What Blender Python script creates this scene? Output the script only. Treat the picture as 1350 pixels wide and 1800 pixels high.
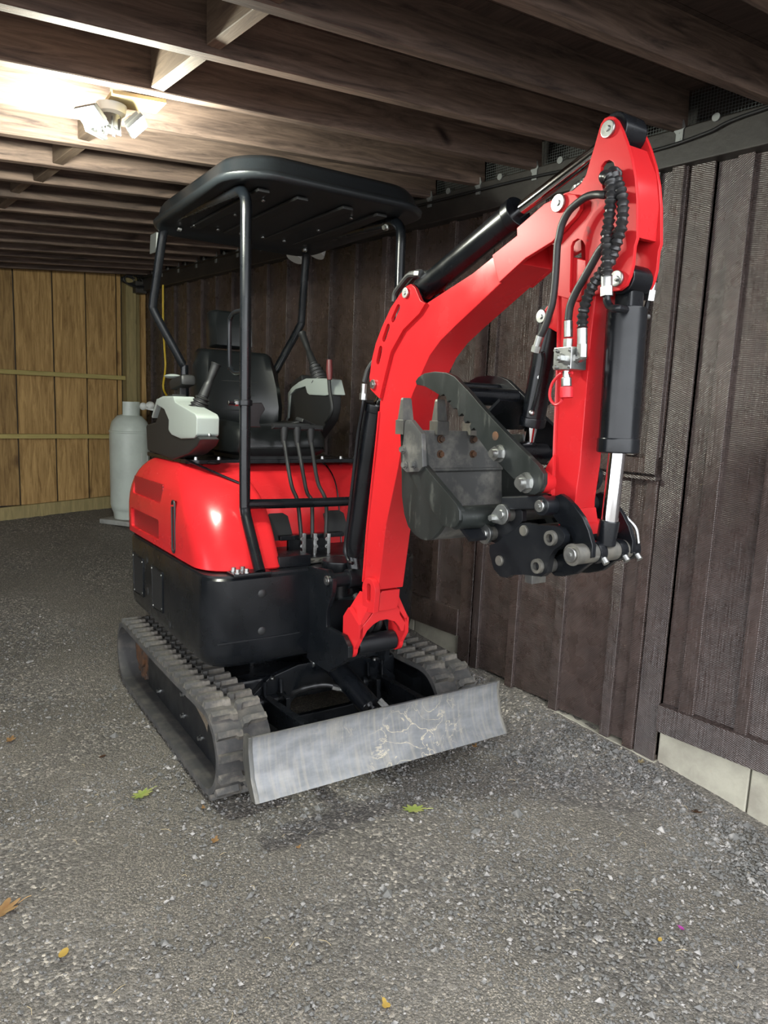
import bpy, bmesh, math, random
from mathutils import Vector, Matrix, Euler
from mathutils.geometry import tessellate_polygon
import numpy as np
random.seed(7); RNG = np.random.default_rng(11)
for o in list(bpy.data.objects): bpy.data.objects.remove(o, do_unlink=True)
S = bpy.context.scene; COL = S.collection

# ------------------------------------------------------------------ camera, world, exposure
cam = bpy.data.cameras.new('camera'); cam_o = bpy.data.objects.new('camera', cam); COL.objects.link(cam_o)
cam.sensor_fit = 'VERTICAL'; cam.sensor_height = 36.0; cam.lens = 25.2; cam.clip_start = .02
RX = Vector((0.76518454, -0.6425003, 0.04106077)); DN = Vector((-0.06542337, -0.14104644, -0.9878389)); FW = Vector((0.64047827, 0.75319271, -0.14996109))
m3 = Matrix((RX, -DN, -FW)).transposed()
cam_o.matrix_world = Matrix.Translation((0, 0, 1.425)) @ m3.to_4x4()
S.camera = cam_o
W = bpy.data.worlds.new('overcast_sky'); S.world = W; W.use_nodes = True
wb = W.node_tree.nodes['Background']; wb.inputs[0].default_value = (.93, .96, 1.0, 1); wb.inputs[1].default_value = 3.3
S.view_settings.view_transform = 'Standard'; S.view_settings.look = 'None'; S.view_settings.gamma = 1.0
S.view_settings.use_curve_mapping = False; S.view_settings.exposure = 0.75

# ------------------------------------------------------------------ materials
def mat(name, col, rough=.5, metal=0., coat=0., col2=None, nscale=6., lo=.4, hi=.65, detail=6., stretch=(1, 1, 1), bump=None, spec=.5, rand=0., rvar=0.):
    m = bpy.data.materials.new(name); m.use_nodes = True; nt = m.node_tree; b = nt.nodes['Principled BSDF']
    b.inputs['Base Color'].default_value = (*col, 1); b.inputs['Roughness'].default_value = rough
    b.inputs['Metallic'].default_value = metal; b.inputs['Coat Weight'].default_value = coat; b.inputs['Coat Roughness'].default_value = .08
    b.inputs['Specular IOR Level'].default_value = spec
    N = nt.nodes.new; L = nt.links.new
    if col2 is not None or bump or rvar:
        tc = N('ShaderNodeTexCoord'); mp = N('ShaderNodeMapping'); L(tc.outputs['Object'], mp.inputs['Vector']); mp.inputs['Scale'].default_value = stretch
    if col2 is not None:
        nz = N('ShaderNodeTexNoise'); nz.inputs['Scale'].default_value = nscale; nz.inputs['Detail'].default_value = detail; nz.inputs['Roughness'].default_value = .6
        L(mp.outputs[0], nz.inputs['Vector']); rp = N('ShaderNodeValToRGB'); L(nz.outputs['Fac'], rp.inputs[0])
        rp.color_ramp.elements[0].position = lo; rp.color_ramp.elements[1].position = hi
        rp.color_ramp.elements[0].color = (*col, 1); rp.color_ramp.elements[1].color = (*col2, 1)
        out = rp.outputs[0]
        if rand:
            oi = N('ShaderNodeObjectInfo'); mr = N('ShaderNodeMapRange'); L(oi.outputs['Random'], mr.inputs[0]); mr.inputs[3].default_value = 1 - rand; mr.inputs[4].default_value = 1 + rand
            ml = N('ShaderNodeVectorMath'); ml.operation = 'SCALE'; L(out, ml.inputs[0]); L(mr.outputs[0], ml.inputs['Scale']); out = ml.outputs[0]
        L(out, b.inputs['Base Color'])
    if rvar:
        n3 = N('ShaderNodeTexNoise'); n3.inputs['Scale'].default_value = 9; n3.inputs['Detail'].default_value = 8; L(mp.outputs[0], n3.inputs['Vector'])
        mr = N('ShaderNodeMapRange'); L(n3.outputs['Fac'], mr.inputs[0]); mr.inputs[1].default_value = .3; mr.inputs[2].default_value = .7; mr.inputs[3].default_value = max(.02, rough - rvar); mr.inputs[4].default_value = rough + rvar
        L(mr.outputs[0], b.inputs['Roughness'])
    if bump:
        n2 = N('ShaderNodeTexNoise'); n2.inputs['Scale'].default_value = bump[0]; n2.inputs['Detail'].default_value = 5; L(mp.outputs[0], n2.inputs['Vector'])
        bp = N('ShaderNodeBump'); bp.inputs['Strength'].default_value = bump[1]; bp.inputs['Distance'].default_value = bump[2] if len(bump) > 2 else .005
        L(n2.outputs['Fac'], bp.inputs['Height']); L(bp.outputs[0], b.inputs['Normal'])
    return m

M = {}
M['red'] = mat('red_paint', (.55, .019, .023), .24, col2=(.50, .016, .02), nscale=3, rvar=.05, spec=.36)
M['red_worn'] = mat('worn_red_paint', (.55, .019, .023), .4, spec=.22, col2=(.18, .05, .05), nscale=16, lo=.66, hi=.74, detail=8)
M['red_dark'] = mat('red_moulding', (.5, .012, .015), .4)
M['black'] = mat('black_gloss_paint', (.0035, .0045, .006), .27, col2=(.008, .009, .011), nscale=8, rvar=.08, spec=.36)
M['black_dusty'] = mat('dusty_black_steel', (.006, .007, .009), .38, col2=(.022, .022, .023), nscale=11, lo=.55, hi=.85, rvar=.1, spec=.38)
M['plastic'] = mat('black_plastic', (.012, .0125, .013), .5, bump=(180, .25, .001))
M['canopy'] = mat('canopy_plastic', (.010, .0125, .015), .38, bump=(260, .35, .001))
M['vinyl'] = mat('black_vinyl', (.006, .007, .0075), .32, bump=(300, .15, .0008))
M['grey_plastic'] = mat('pale_grey_plastic', (.28, .31, .29), .42)
M['chrome'] = mat('chrome_rod', (.6, .6, .61), .1, metal=1.)
M['zinc'] = mat('zinc_plate', (.50, .51, .50), .36, metal=1., col2=(.33, .33, .32), nscale=30)
M['steel'] = mat('worn_steel', (.12, .12, .115), .45, metal=.7, col2=(.25, .235, .2), nscale=14, stretch=(1, 1, .5), lo=.42, hi=.68, rvar=.12)
M['bucket'] = mat('bucket_steel', (.075, .076, .074), .5, metal=.3, col2=(.23, .22, .195), nscale=16, lo=.45, hi=.75, detail=9, rvar=.1)
M['bucket_black'] = mat('bucket_scratched_black', (.014, .017, .016), .42, col2=(.11, .115, .1), nscale=22, lo=.58, hi=.85, detail=10, stretch=(1, 2.2, .8), rvar=.1)
M['rubber'] = mat('track_rubber', (.045, .044, .044), .72, col2=(.11, .10, .088), nscale=14, lo=.45, hi=.75, bump=(60, .3, .002))
M['lug'] = mat('lug_rubber', (.06, .058, .055), .75, col2=(.19, .168, .138), nscale=20, lo=.42, hi=.7, rand=.25, bump=(70, .3, .002))
M['hose'] = mat('hose_rubber', (.014, .014, .0145), .5, bump=(200, .2, .001))
M['guard'] = mat('spiral_hose_guard', (.018, .018, .019), .34)
M['dirt'] = mat('dried_mud', (.10, .075, .05), .95, col2=(.17, .14, .1), nscale=40, bump=(90, .8, .006))
M['rust'] = mat('rusty_steel', (.12, .055, .025), .75, metal=.2, col2=(.03, .025, .022), nscale=25)
M['maroon'] = mat('maroon_grip', (.10, .016, .016), .45)
M['red_rubber'] = mat('red_rubber', (.62, .02, .03), .4)
M['tank'] = mat('grey_tank_paint', (.50, .55, .50), .35, col2=(.43, .47, .43), nscale=5, rvar=.08)
M['yellow'] = mat('yellow_hose', (.62, .42, .02), .45)
M['white'] = mat('white_label', (.62, .63, .6), .6)
M['concrete'] = mat('concrete', (.42, .40, .32), .9, col2=(.28, .26, .21), nscale=5, bump=(60, .5, .004))
M['paver'] = mat('paver', (.32, .32, .3), .9, col2=(.2, .2, .19), nscale=9, bump=(60, .5, .004))
M['galv'] = mat('galvanised', (.24, .25, .245), .5, metal=.6)
M['wire'] = mat('mesh_wire', (.13, .14, .14), .5, metal=.6)
M['cable'] = mat('black_cable', (.006, .006, .007), .45)
M['lampbody'] = mat('lamp_body', (.05, .05, .05), .4)
M['porcelain'] = mat('porcelain', (.7, .68, .6), .3)
M['leaf_tan'] = mat('dry_leaf', (.36, .2, .08), .8, col2=(.5, .33, .15), nscale=20)
M['leaf_green'] = mat('green_leaf', (.35, .45, .1), .7, col2=(.5, .5, .18), nscale=30)
M['leaf_yellow'] = mat('yellow_leaf', (.6, .42, .1), .7)
M['twig'] = mat('straw', (.42, .34, .2), .85)
M['magenta'] = mat('magenta_petal', (.5, .08, .4), .6)

def emission(name, col, st):
    m = bpy.data.materials.new(name); m.use_nodes = True; b = m.node_tree.nodes['Principled BSDF']
    b.inputs['Base Color'].default_value = (.8, .8, .8, 1); b.inputs['Emission Color'].default_value = (*col, 1); b.inputs['Emission Strength'].default_value = st
    return m
M['led'] = emission('led_diffuser', (1, 1, .9), 60.)

def wood(name, c1, c2, knot, axis, rough=.75, rand=.2, kscale=2.2, gloss=.3, bstr=.35, kw=.16):
    """timber: stretched grain noise, dark knots, per-board tone; axis = long axis of the board"""
    m = bpy.data.materials.new(name); m.use_nodes = True; nt = m.node_tree; N = nt.nodes.new; L = nt.links.new; b = nt.nodes['Principled BSDF']
    b.inputs['Roughness'].default_value = rough; b.inputs['Specular IOR Level'].default_value = gloss
    tc = N('ShaderNodeTexCoord'); oi = N('ShaderNodeObjectInfo')
    ad = N('ShaderNodeVectorMath'); ad.operation = 'MULTIPLY_ADD'; L(oi.outputs['Random'], ad.inputs[0]); ad.inputs[1].default_value = (37, 53, 71); L(tc.outputs['Object'], ad.inputs[2])
    mp = N('ShaderNodeMapping'); L(ad.outputs[0], mp.inputs[0]); sc = [9, 9, 9]; sc[axis] = .8; mp.inputs['Scale'].default_value = sc
    nz = N('ShaderNodeTexNoise'); nz.inputs['Scale'].default_value = 4.2; nz.inputs['Detail'].default_value = 10; nz.inputs['Roughness'].default_value = .68; nz.inputs['Distortion'].default_value = .8; L(mp.outputs[0], nz.inputs['Vector'])
    rp = N('ShaderNodeValToRGB'); rp.color_ramp.elements[0].position = .32; rp.color_ramp.elements[1].position = .68
    rp.color_ramp.elements[0].color = (*c1, 1); rp.color_ramp.elements[1].color = (*c2, 1); L(nz.outputs['Fac'], rp.inputs[0])
    m2 = N('ShaderNodeMapping'); L(ad.outputs[0], m2.inputs[0]); s2 = [2.4, 2.4, 2.4]; s2[axis] = 1.5; s2[1] = s2[1] if axis == 1 else 0.; m2.inputs['Scale'].default_value = s2
    wz = N('ShaderNodeTexNoise'); wz.inputs['Scale'].default_value = 6; L(ad.outputs[0], wz.inputs['Vector'])
    wv = N('ShaderNodeVectorMath'); wv.operation = 'MULTIPLY_ADD'; L(wz.outputs['Color'], wv.inputs[0]); wv.inputs[1].default_value = (.25, .25, .25); L(m2.outputs[0], wv.inputs[2])
    vo = N('ShaderNodeTexVoronoi'); vo.inputs['Scale'].default_value = kscale; L(wv.outputs[0], vo.inputs['Vector'])
    kr = N('ShaderNodeMapRange'); L(vo.outputs['Distance'], kr.inputs[0]); kr.inputs[1].default_value = .03; kr.inputs[2].default_value = kw; kr.inputs[3].default_value = 1; kr.inputs[4].default_value = 0
    mx = N('ShaderNodeMix'); mx.data_type = 'RGBA'; L(kr.outputs[0], mx.inputs[0]); L(rp.outputs[0], mx.inputs[6]); mx.inputs[7].default_value = (*knot, 1)
    mr = N('ShaderNodeMapRange'); L(oi.outputs['Random'], mr.inputs[0]); mr.inputs[3].default_value = 1 - rand; mr.inputs[4].default_value = 1 + rand
    ml = N('ShaderNodeVectorMath'); ml.operation = 'SCALE'; L(mx.outputs[2], ml.inputs[0]); L(mr.outputs[0], ml.inputs['Scale']); L(ml.outputs[0], b.inputs['Base Color'])
    bp = N('ShaderNodeBump'); bp.inputs['Strength'].default_value = bstr; bp.inputs['Distance'].default_value = .004; L(nz.outputs['Fac'], bp.inputs['Height']); L(bp.outputs[0], b.inputs['Normal'])
    return m
M['pine'] = wood('pine_board', (.16, .09, .03), (.42, .265, .105), (.06, .025, .01), 2, rand=.2, kscale=1.7, kw=.2)
M['rail'] = wood('pressure_treated_rail', (.26, .21, .07), (.38, .31, .12), (.2, .14, .06), 0, rand=.1, kw=.06)
M['post'] = wood('pressure_treated_post', (.16, .13, .06), (.28, .22, .10), (.07, .05, .03), 2, rand=.25)
M['joist'] = wood('old_joist', (.038, .026, .022), (.17, .118, .092), (.016, .009, .008), 0, rand=.25, kscale=1.6, kw=.13)
M['block'] = wood('blocking', (.07, .048, .036), (.16, .115, .08), (.03, .02, .015), 1, rand=.25, kw=.06)
M['deck'] = wood('roof_deck', (.03, .02, .016), (.075, .05, .04), (.015, .01, .008), 1, rand=.25, kw=.06)
M['ply'] = wood('plywood_plate', (.42, .33, .17), (.55, .45, .25), (.3, .2, .1), 0, rand=.05, kw=.03)

def stained(name, col, rough):
    """rough-sawn board under glossy dark brown stain: curved saw marks and grain in the relief"""
    m = bpy.data.materials.new(name); m.use_nodes = True; nt = m.node_tree; N = nt.nodes.new; L = nt.links.new; b = nt.nodes['Principled BSDF']
    tc = N('ShaderNodeTexCoord'); oi = N('ShaderNodeObjectInfo')
    ad = N('ShaderNodeVectorMath'); ad.operation = 'MULTIPLY_ADD'; L(oi.outputs['Random'], ad.inputs[0]); ad.inputs[1].default_value = (13, 29, 17); L(tc.outputs['Object'], ad.inputs[2])
    wv = N('ShaderNodeTexWave'); wv.wave_type = 'BANDS'; wv.bands_direction = 'Z'; wv.inputs['Scale'].default_value = 48; wv.inputs['Distortion'].default_value = 3; wv.inputs['Detail'].default_value = 2; wv.inputs['Detail Scale'].default_value = .7
    mp = N('ShaderNodeMapping'); L(ad.outputs[0], mp.inputs[0])
    rr = N('ShaderNodeMapRange'); L(oi.outputs['Random'], rr.inputs[0]); rr.inputs[3].default_value = -.7; rr.inputs[4].default_value = .9
    cx = N('ShaderNodeCombineXYZ'); L(rr.outputs[0], cx.inputs[0]); L(cx.outputs[0], mp.inputs['Rotation']); L(mp.outputs[0], wv.inputs['Vector'])
    nz = N('ShaderNodeTexNoise'); nz.inputs['Scale'].default_value = 14; nz.inputs['Detail'].default_value = 7; L(ad.outputs[0], nz.inputs['Vector'])
    ms = N('ShaderNodeMapping'); L(ad.outputs[0], ms.inputs[0]); ms.inputs['Scale'].default_value = (40, 40, 2.5)
    gz = N('ShaderNodeTexNoise'); gz.inputs['Scale'].default_value = 3; gz.inputs['Detail'].default_value = 6; L(ms.outputs[0], gz.inputs['Vector'])
    a1 = N('ShaderNodeMath'); a1.operation = 'MULTIPLY_ADD'; L(wv.outputs['Fac'], a1.inputs[0]); a1.inputs[1].default_value = .22; L(nz.outputs['Fac'], a1.inputs[2])
    a2 = N('ShaderNodeMath'); a2.operation = 'MULTIPLY_ADD'; L(gz.outputs['Fac'], a2.inputs[0]); a2.inputs[1].default_value = .6; L(a1.outputs[0], a2.inputs[2])
    bp = N('ShaderNodeBump'); bp.inputs['Strength'].default_value = .75; bp.inputs['Distance'].default_value = .006; L(a2.outputs[0], bp.inputs['Height']); L(bp.outputs[0], b.inputs['Normal'])
    rp = N('ShaderNodeValToRGB'); L(nz.outputs['Fac'], rp.inputs[0]); rp.color_ramp.elements[0].position = .35; rp.color_ramp.elements[1].position = .75
    rp.color_ramp.elements[0].color = (*[c * .8 for c in col], 1); rp.color_ramp.elements[1].color = (*[c * 1.3 for c in col], 1)
    mr = N('ShaderNodeMapRange'); L(oi.outputs['Random'], mr.inputs[0]); mr.inputs[3].default_value = .85; mr.inputs[4].default_value = 1.15
    ml = N('ShaderNodeVectorMath'); ml.operation = 'SCALE'; L(rp.outputs[0], ml.inputs[0]); L(mr.outputs[0], ml.inputs['Scale']); L(ml.outputs[0], b.inputs['Base Color'])
    rn = N('ShaderNodeTexNoise'); rn.inputs['Scale'].default_value = 13; rn.inputs['Detail'].default_value = 7; L(ad.outputs[0], rn.inputs['Vector'])
    rq = N('ShaderNodeMapRange'); L(rn.outputs['Fac'], rq.inputs[0]); rq.inputs[1].default_value = .35; rq.inputs[2].default_value = .65; rq.inputs[3].default_value = rough - .08; rq.inputs[4].default_value = rough + .22; L(rq.outputs[0], b.inputs['Roughness'])
    b.inputs['Specular IOR Level'].default_value = .5; b.inputs['Coat Weight'].default_value = .7; b.inputs['Coat Roughness'].default_value = .24; L(bp.outputs[0], b.inputs['Coat Normal'])
    return m
M['stain'] = stained('dark_brown_stain', (.052, .036, .0315), .25)
M['beam'] = mat('dark_beam_stain', (.018, .0155, .0135), .5, col2=(.03, .026, .022), nscale=9, bump=(40, .3, .003))

def ground_mat():
    m = bpy.data.materials.new('packed_gravel'); m.use_nodes = True; nt = m.node_tree; N = nt.nodes.new; L = nt.links.new; b = nt.nodes['Principled BSDF']
    tc = N('ShaderNodeTexCoord')
    vo = N('ShaderNodeTexVoronoi'); vo.inputs['Scale'].default_value = 115; vo.inputs['Randomness'].default_value = 1; L(tc.outputs['Object'], vo.inputs['Vector'])
    v2 = N('ShaderNodeTexVoronoi'); v2.inputs['Scale'].default_value = 260; L(tc.outputs['Object'], v2.inputs['Vector'])
    sp = N('ShaderNodeSeparateColor'); L(vo.outputs['Color'], sp.inputs[0])
    r1 = N('ShaderNodeValToRGB'); L(sp.outputs[0], r1.inputs[0]); e = r1.color_ramp.elements
    e[0].position = 0; e[0].color = (.048, .046, .044, 1); e[1].position = 1; e[1].color = (.30, .28, .255, 1)
    for p, c in ((.55, (.085, .081, .077)), (.86, (.125, .118, .11)), (.95, (.2, .19, .175))): q = e.new(p); q.color = (*c, 1)
    s2 = N('ShaderNodeSeparateColor'); L(v2.outputs['Color'], s2.inputs[0])
    r2 = N('ShaderNodeValToRGB'); L(s2.outputs[0], r2.inputs[0]); e = r2.color_ramp.elements
    e[0].position = 0; e[0].color = (.05, .048, .045, 1); e[1].position = 1; e[1].color = (.19, .175, .155, 1); q = e.new(.7); q.color = (.085, .08, .073, 1)
    nz = N('ShaderNodeTexNoise'); nz.inputs['Scale'].default_value = 1.7; nz.inputs['Detail'].default_value = 6; L(tc.outputs['Object'], nz.inputs['Vector'])
    rm = N('ShaderNodeMapRange'); L(nz.outputs['Fac'], rm.inputs[0]); rm.inputs[1].default_value = .42; rm.inputs[2].default_value = .6
    mx = N('ShaderNodeMix'); mx.data_type = 'RGBA'; L(rm.outputs[0], mx.inputs[0]); L(r1.outputs[0], mx.inputs[6]); L(r2.outputs[0], mx.inputs[7])
    n4 = N('ShaderNodeTexNoise'); n4.inputs['Scale'].default_value = .9; n4.inputs['Detail'].default_value = 4; L(tc.outputs['Object'], n4.inputs['Vector'])
    mr = N('ShaderNodeMapRange'); L(n4.outputs['Fac'], mr.inputs[0]); mr.inputs[1].default_value = .35; mr.inputs[2].default_value = .7; mr.inputs[3].default_value = .8; mr.inputs[4].default_value = 1.2
    ml = N('ShaderNodeVectorMath'); ml.operation = 'SCALE'; L(mx.outputs[2], ml.inputs[0]); L(mr.outputs[0], ml.inputs['Scale'])
    tn = N('ShaderNodeVectorMath'); tn.operation = 'MULTIPLY'; L(ml.outputs[0], tn.inputs[0]); tn.inputs[1].default_value = (1.62, 1.55, 1.43); L(tn.outputs[0], b.inputs['Base Color'])
    a = N('ShaderNodeMath'); a.operation = 'MULTIPLY_ADD'; L(v2.outputs['Distance'], a.inputs[0]); a.inputs[1].default_value = .5; L(vo.outputs['Distance'], a.inputs[2])
    bp = N('ShaderNodeBump'); bp.inputs['Strength'].default_value = .8; bp.inputs['Distance'].default_value = .006; bp.invert = True; L(a.outputs[0], bp.inputs['Height']); L(bp.outputs[0], b.inputs['Normal'])
    b.inputs['Roughness'].default_value = .82
    return m
M['ground'] = ground_mat()
M['stone'] = mat('gravel_stone', (.115, .112, .106), .75, col2=(.36, .34, .32), nscale=31, lo=.52, hi=.76, detail=1)

def grille_mat(name, c_bar, c_hole, sc):
    m = bpy.data.materials.new(name); m.use_nodes = True; nt = m.node_tree; N = nt.nodes.new; L = nt.links.new; b = nt.nodes['Principled BSDF']
    tc = N('ShaderNodeTexCoord'); mp = N('ShaderNodeMapping'); L(tc.outputs['Object'], mp.inputs[0]); mp.inputs['Rotation'].default_value = (math.radians(45), 0, 0); mp.inputs['Scale'].default_value = (0, sc, sc)
    ck = N('ShaderNodeTexVoronoi'); ck.inputs['Randomness'].default_value = 0; ck.inputs['Scale'].default_value = 1; L(mp.outputs[0], ck.inputs['Vector'])
    mr = N('ShaderNodeMapRange'); L(ck.outputs['Distance'], mr.inputs[0]); mr.inputs[1].default_value = .36; mr.inputs[2].default_value = .42
    mx = N('ShaderNodeMix'); mx.data_type = 'RGBA'; L(mr.outputs[0], mx.inputs[0]); mx.inputs[6].default_value = (*c_hole, 1); mx.inputs[7].default_value = (*c_bar, 1); L(mx.outputs[2], b.inputs['Base Color'])
    b.inputs['Roughness'].default_value = .45; return m
M['grille_red'] = grille_mat('perforated_red_panel', (.5, .016, .02), (.05, .005, .006), 110)
M['grille_black'] = grille_mat('perforated_black_panel', (.022, .023, .025), (.002, .002, .002), 95)

def blade_mat():
    m = mat('blade_steel', (.25, .256, .265), .5, metal=.35, col2=(.15, .156, .162), nscale=9, lo=.35, hi=.7, rvar=.08, stretch=(1, 1, 2.5))
    nt = m.node_tree; N = nt.nodes.new; L = nt.links.new; b = nt.nodes['Principled BSDF']
    tc = N('ShaderNodeTexCoord'); n = N('ShaderNodeTexNoise'); n.inputs['Scale'].default_value = 6; n.inputs['Detail'].default_value = 5; n.inputs['Distortion'].default_value = 2.5; L(tc.outputs['Object'], n.inputs['Vector'])
    sb = N('ShaderNodeMath'); sb.operation = 'SUBTRACT'; L(n.outputs['Fac'], sb.inputs[0]); sb.inputs[1].default_value = .5; ab = N('ShaderNodeMath'); ab.operation = 'ABSOLUTE'; L(sb.outputs[0], ab.inputs[0])
    mr = N('ShaderNodeMapRange'); L(ab.outputs[0], mr.inputs[0]); mr.inputs[1].default_value = .004; mr.inputs[2].default_value = .016; mr.inputs[3].default_value = 1; mr.inputs[4].default_value = 0
    n2 = N('ShaderNodeTexNoise'); n2.inputs['Scale'].default_value = 3.1; L(tc.outputs['Object'], n2.inputs['Vector']); m2 = N('ShaderNodeMapRange'); L(n2.outputs['Fac'], m2.inputs[0]); m2.inputs[1].default_value = .5; m2.inputs[2].default_value = .66
    mu = N('ShaderNodeMath'); mu.operation = 'MULTIPLY'; L(mr.outputs[0], mu.inputs[0]); L(m2.outputs[0], mu.inputs[1])
    ms = N('ShaderNodeMapping'); L(tc.outputs['Object'], ms.inputs[0]); ms.inputs['Scale'].default_value = (38, 1, 4)
    n5 = N('ShaderNodeTexNoise'); n5.inputs['Scale'].default_value = 2; n5.inputs['Detail'].default_value = 7; L(ms.outputs[0], n5.inputs['Vector'])
    r5 = N('ShaderNodeMapRange'); L(n5.outputs['Fac'], r5.inputs[0]); r5.inputs[1].default_value = .46; r5.inputs[2].default_value = .75; r5.inputs[4].default_value = .55
    mq = N('ShaderNodeMix'); mq.data_type = 'RGBA'; L(r5.outputs[0], mq.inputs[0]); L(b.inputs['Base Color'].links[0].from_socket, mq.inputs[6]); mq.inputs[7].default_value = (.36, .33, .27, 1)
    old = mq.outputs[2]
    mx = N('ShaderNodeMix'); mx.data_type = 'RGBA'; L(mu.outputs[0], mx.inputs[0]); L(old, mx.inputs[6]); mx.inputs[7].default_value = (.44, .39, .3, 1); L(mx.outputs[2], b.inputs['Base Color'])
    mt = N('ShaderNodeMath'); mt.operation = 'MULTIPLY_ADD'; L(mu.outputs[0], mt.inputs[0]); mt.inputs[1].default_value = -.4; mt.inputs[2].default_value = .4; L(mt.outputs[0], b.inputs['Metallic'])
    return m
M['blade'] = blade_mat()

# ------------------------------------------------------------------ mesh helpers
def catmull(P, n=6):
    P = [Vector(p) for p in P]
    if len(P) < 3: return P
    Q = [P[0] * 2 - P[1]] + P + [P[-1] * 2 - P[-2]]; out = []
    for i in range(1, len(Q) - 2):
        a, b, c, d = Q[i - 1], Q[i], Q[i + 1], Q[i + 2]
        for k in range(n):
            t = k / n; out.append(.5 * ((2 * b) + (c - a) * t + (2 * a - 5 * b + 4 * c - d) * t * t + (3 * b - a - 3 * c + d) * t ** 3))
    return out + [P[-1]]
class B:
    def __init__(s): s.bm = bmesh.new(); s.wn = False
    def _bev(s, vs, w, seg=2, ang=35):
        es = {e for v in vs if v.is_valid for e in v.link_edges if len(e.link_faces) == 2 and e.calc_face_angle(0) > math.radians(ang)}
        if w > 0 and es: s.wn = True
        if w > 0 and es: bmesh.ops.bevel(s.bm, geom=list(es), offset=w, segments=seg, profile=.5, affect='EDGES', clamp_overlap=True)
    def box(s, c, size, rot=None, bev=0., seg=2):
        r = bmesh.ops.create_cube(s.bm, size=1); vs = r['verts']
        mt = Matrix.Translation(c) @ (rot.to_matrix().to_4x4() if rot else Matrix()) @ Matrix.Diagonal((*size, 1))
        bmesh.ops.transform(s.bm, matrix=mt, verts=vs); s._bev(vs, bev, seg); return s
    def bar(s, a, b, w, h, bev=0., up=(0, 0, 1)):
        a, b = Vector(a), Vector(b); d = (b - a); z = d.normalized(); x = Vector(up).cross(z)
        if x.length < 1e-4: x = Vector((1, 0, 0))
        x.normalize(); y = z.cross(x); R = Matrix((x, y, z)).transposed().to_4x4()
        r = bmesh.ops.create_cube(s.bm, size=1); vs = r['verts']
        bmesh.ops.transform(s.bm, matrix=Matrix.Translation((a + b) / 2) @ R @ Matrix.Diagonal((w, h, d.length, 1)), verts=vs); s._bev(vs, bev); return s
    def cyl(s, a, b, r, r2=None, seg=24, bev=0.):
        a, b = Vector(a), Vector(b); d = b - a
        q = bmesh.ops.create_cone(s.bm, cap_ends=True, segments=seg, radius1=r, radius2=r if r2 is None else r2, depth=d.length); vs = q['verts']
        bmesh.ops.transform(s.bm, matrix=Matrix.Translation((a + b) / 2) @ d.to_track_quat('Z', 'Y').to_matrix().to_4x4(), verts=vs); s._bev(vs, bev, 2, 60); return s
    def hexn(s, a, b, r): return s.cyl(a, b, r, seg=6, bev=0)
    def sph(s, c, r, sc=(1, 1, 1), seg=16):
        q = bmesh.ops.create_uvsphere(s.bm, u_segments=seg, v_segments=seg // 2, radius=r); bmesh.ops.transform(s.bm, matrix=Matrix.Translation(c) @ Matrix.Diagonal((*sc, 1)), verts=q['verts']); return s
    def tube(s, P, r, seg=10, smooth=6, rf=None, closed=False):
        P = catmull(P, smooth) if smooth else [Vector(p) for p in P]
        n = len(P); T = [(P[min(i + 1, n - 1)] - P[max(i - 1, 0)]).normalized() for i in range(n)]
        u = T[0].orthogonal().normalized(); rings = []; L = 0
        for i in range(n):
            if i: L += (P[i] - P[i - 1]).length; u = (u - T[i] * u.dot(T[i])).normalized()
            v = T[i].cross(u); rr = rf(L, i / (n - 1)) if rf else r
            rings.append([s.bm.verts.new(P[i] + (u * math.cos(2 * math.pi * k / seg) + v * math.sin(2 * math.pi * k / seg)) * rr) for k in range(seg)])
        for i in range(n - 1):
            for k in range(seg): s.bm.faces.new((rings[i][k], rings[i][(k + 1) % seg], rings[i + 1][(k + 1) % seg], rings[i + 1][k]))
        s.bm.faces.new(rings[0][::-1]); s.bm.faces.new(rings[-1]); return s
    def prism(s, outline, h0, h1, holes=(), fn=None, bev=0.):
        """2-D outline (u,v) with holes, extruded from h0 to h1; fn(u,v,h) -> xyz"""
        loops = [list(outline)] + [list(h) for h in holes]
        tris = tessellate_polygon([[Vector((p[0], p[1], 0)) for p in l] for l in loops])
        flat = [p for l in loops for p in l]
        A = [s.bm.verts.new(fn(p[0], p[1], h0)) for p in flat]; Bv = [s.bm.verts.new(fn(p[0], p[1], h1)) for p in flat]
        for t in tris:
            try: s.bm.faces.new([A[i] for i in t]); s.bm.faces.new([Bv[i] for i in reversed(t)])
            except ValueError: pass
        o = 0
        for l in loops:
            n = len(l)
            for i in range(n):
                j = (i + 1) % n; s.bm.faces.new((A[o + i], A[o + j], Bv[o + j], Bv[o + i]))
            o += n
        bmesh.ops.recalc_face_normals(s.bm, faces=s.bm.faces[:])
        s._bev(A + Bv, bev, 2, 50); return s
    def yz(s, o, x0, x1, holes=(), bev=.002): return s.prism(o, x0, x1, holes, lambda u, v, h: (h, u, v), bev)
    def xz(s, o, y0, y1, holes=(), bev=.002): return s.prism(o, y0, y1, holes, lambda u, v, h: (u, h, v), bev)
    def xy(s, o, z0, z1, holes=(), bev=.002): return s.prism(o, z0, z1, holes, lambda u, v, h: (u, v, h), bev)
    def loft(s, rings, cap=True):
        R = [[s.bm.verts.new(p) for p in r] for r in rings]; n = len(R[0])
        for a, b in zip(R, R[1:]):
            for k in range(n): s.bm.faces.new((a[k], a[(k + 1) % n], b[(k + 1) % n], b[k]))
        if cap: s.bm.faces.new(R[0][::-1]); s.bm.faces.new(R[-1])
        bmesh.ops.recalc_face_normals(s.bm, faces=s.bm.faces[:]); return s
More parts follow.
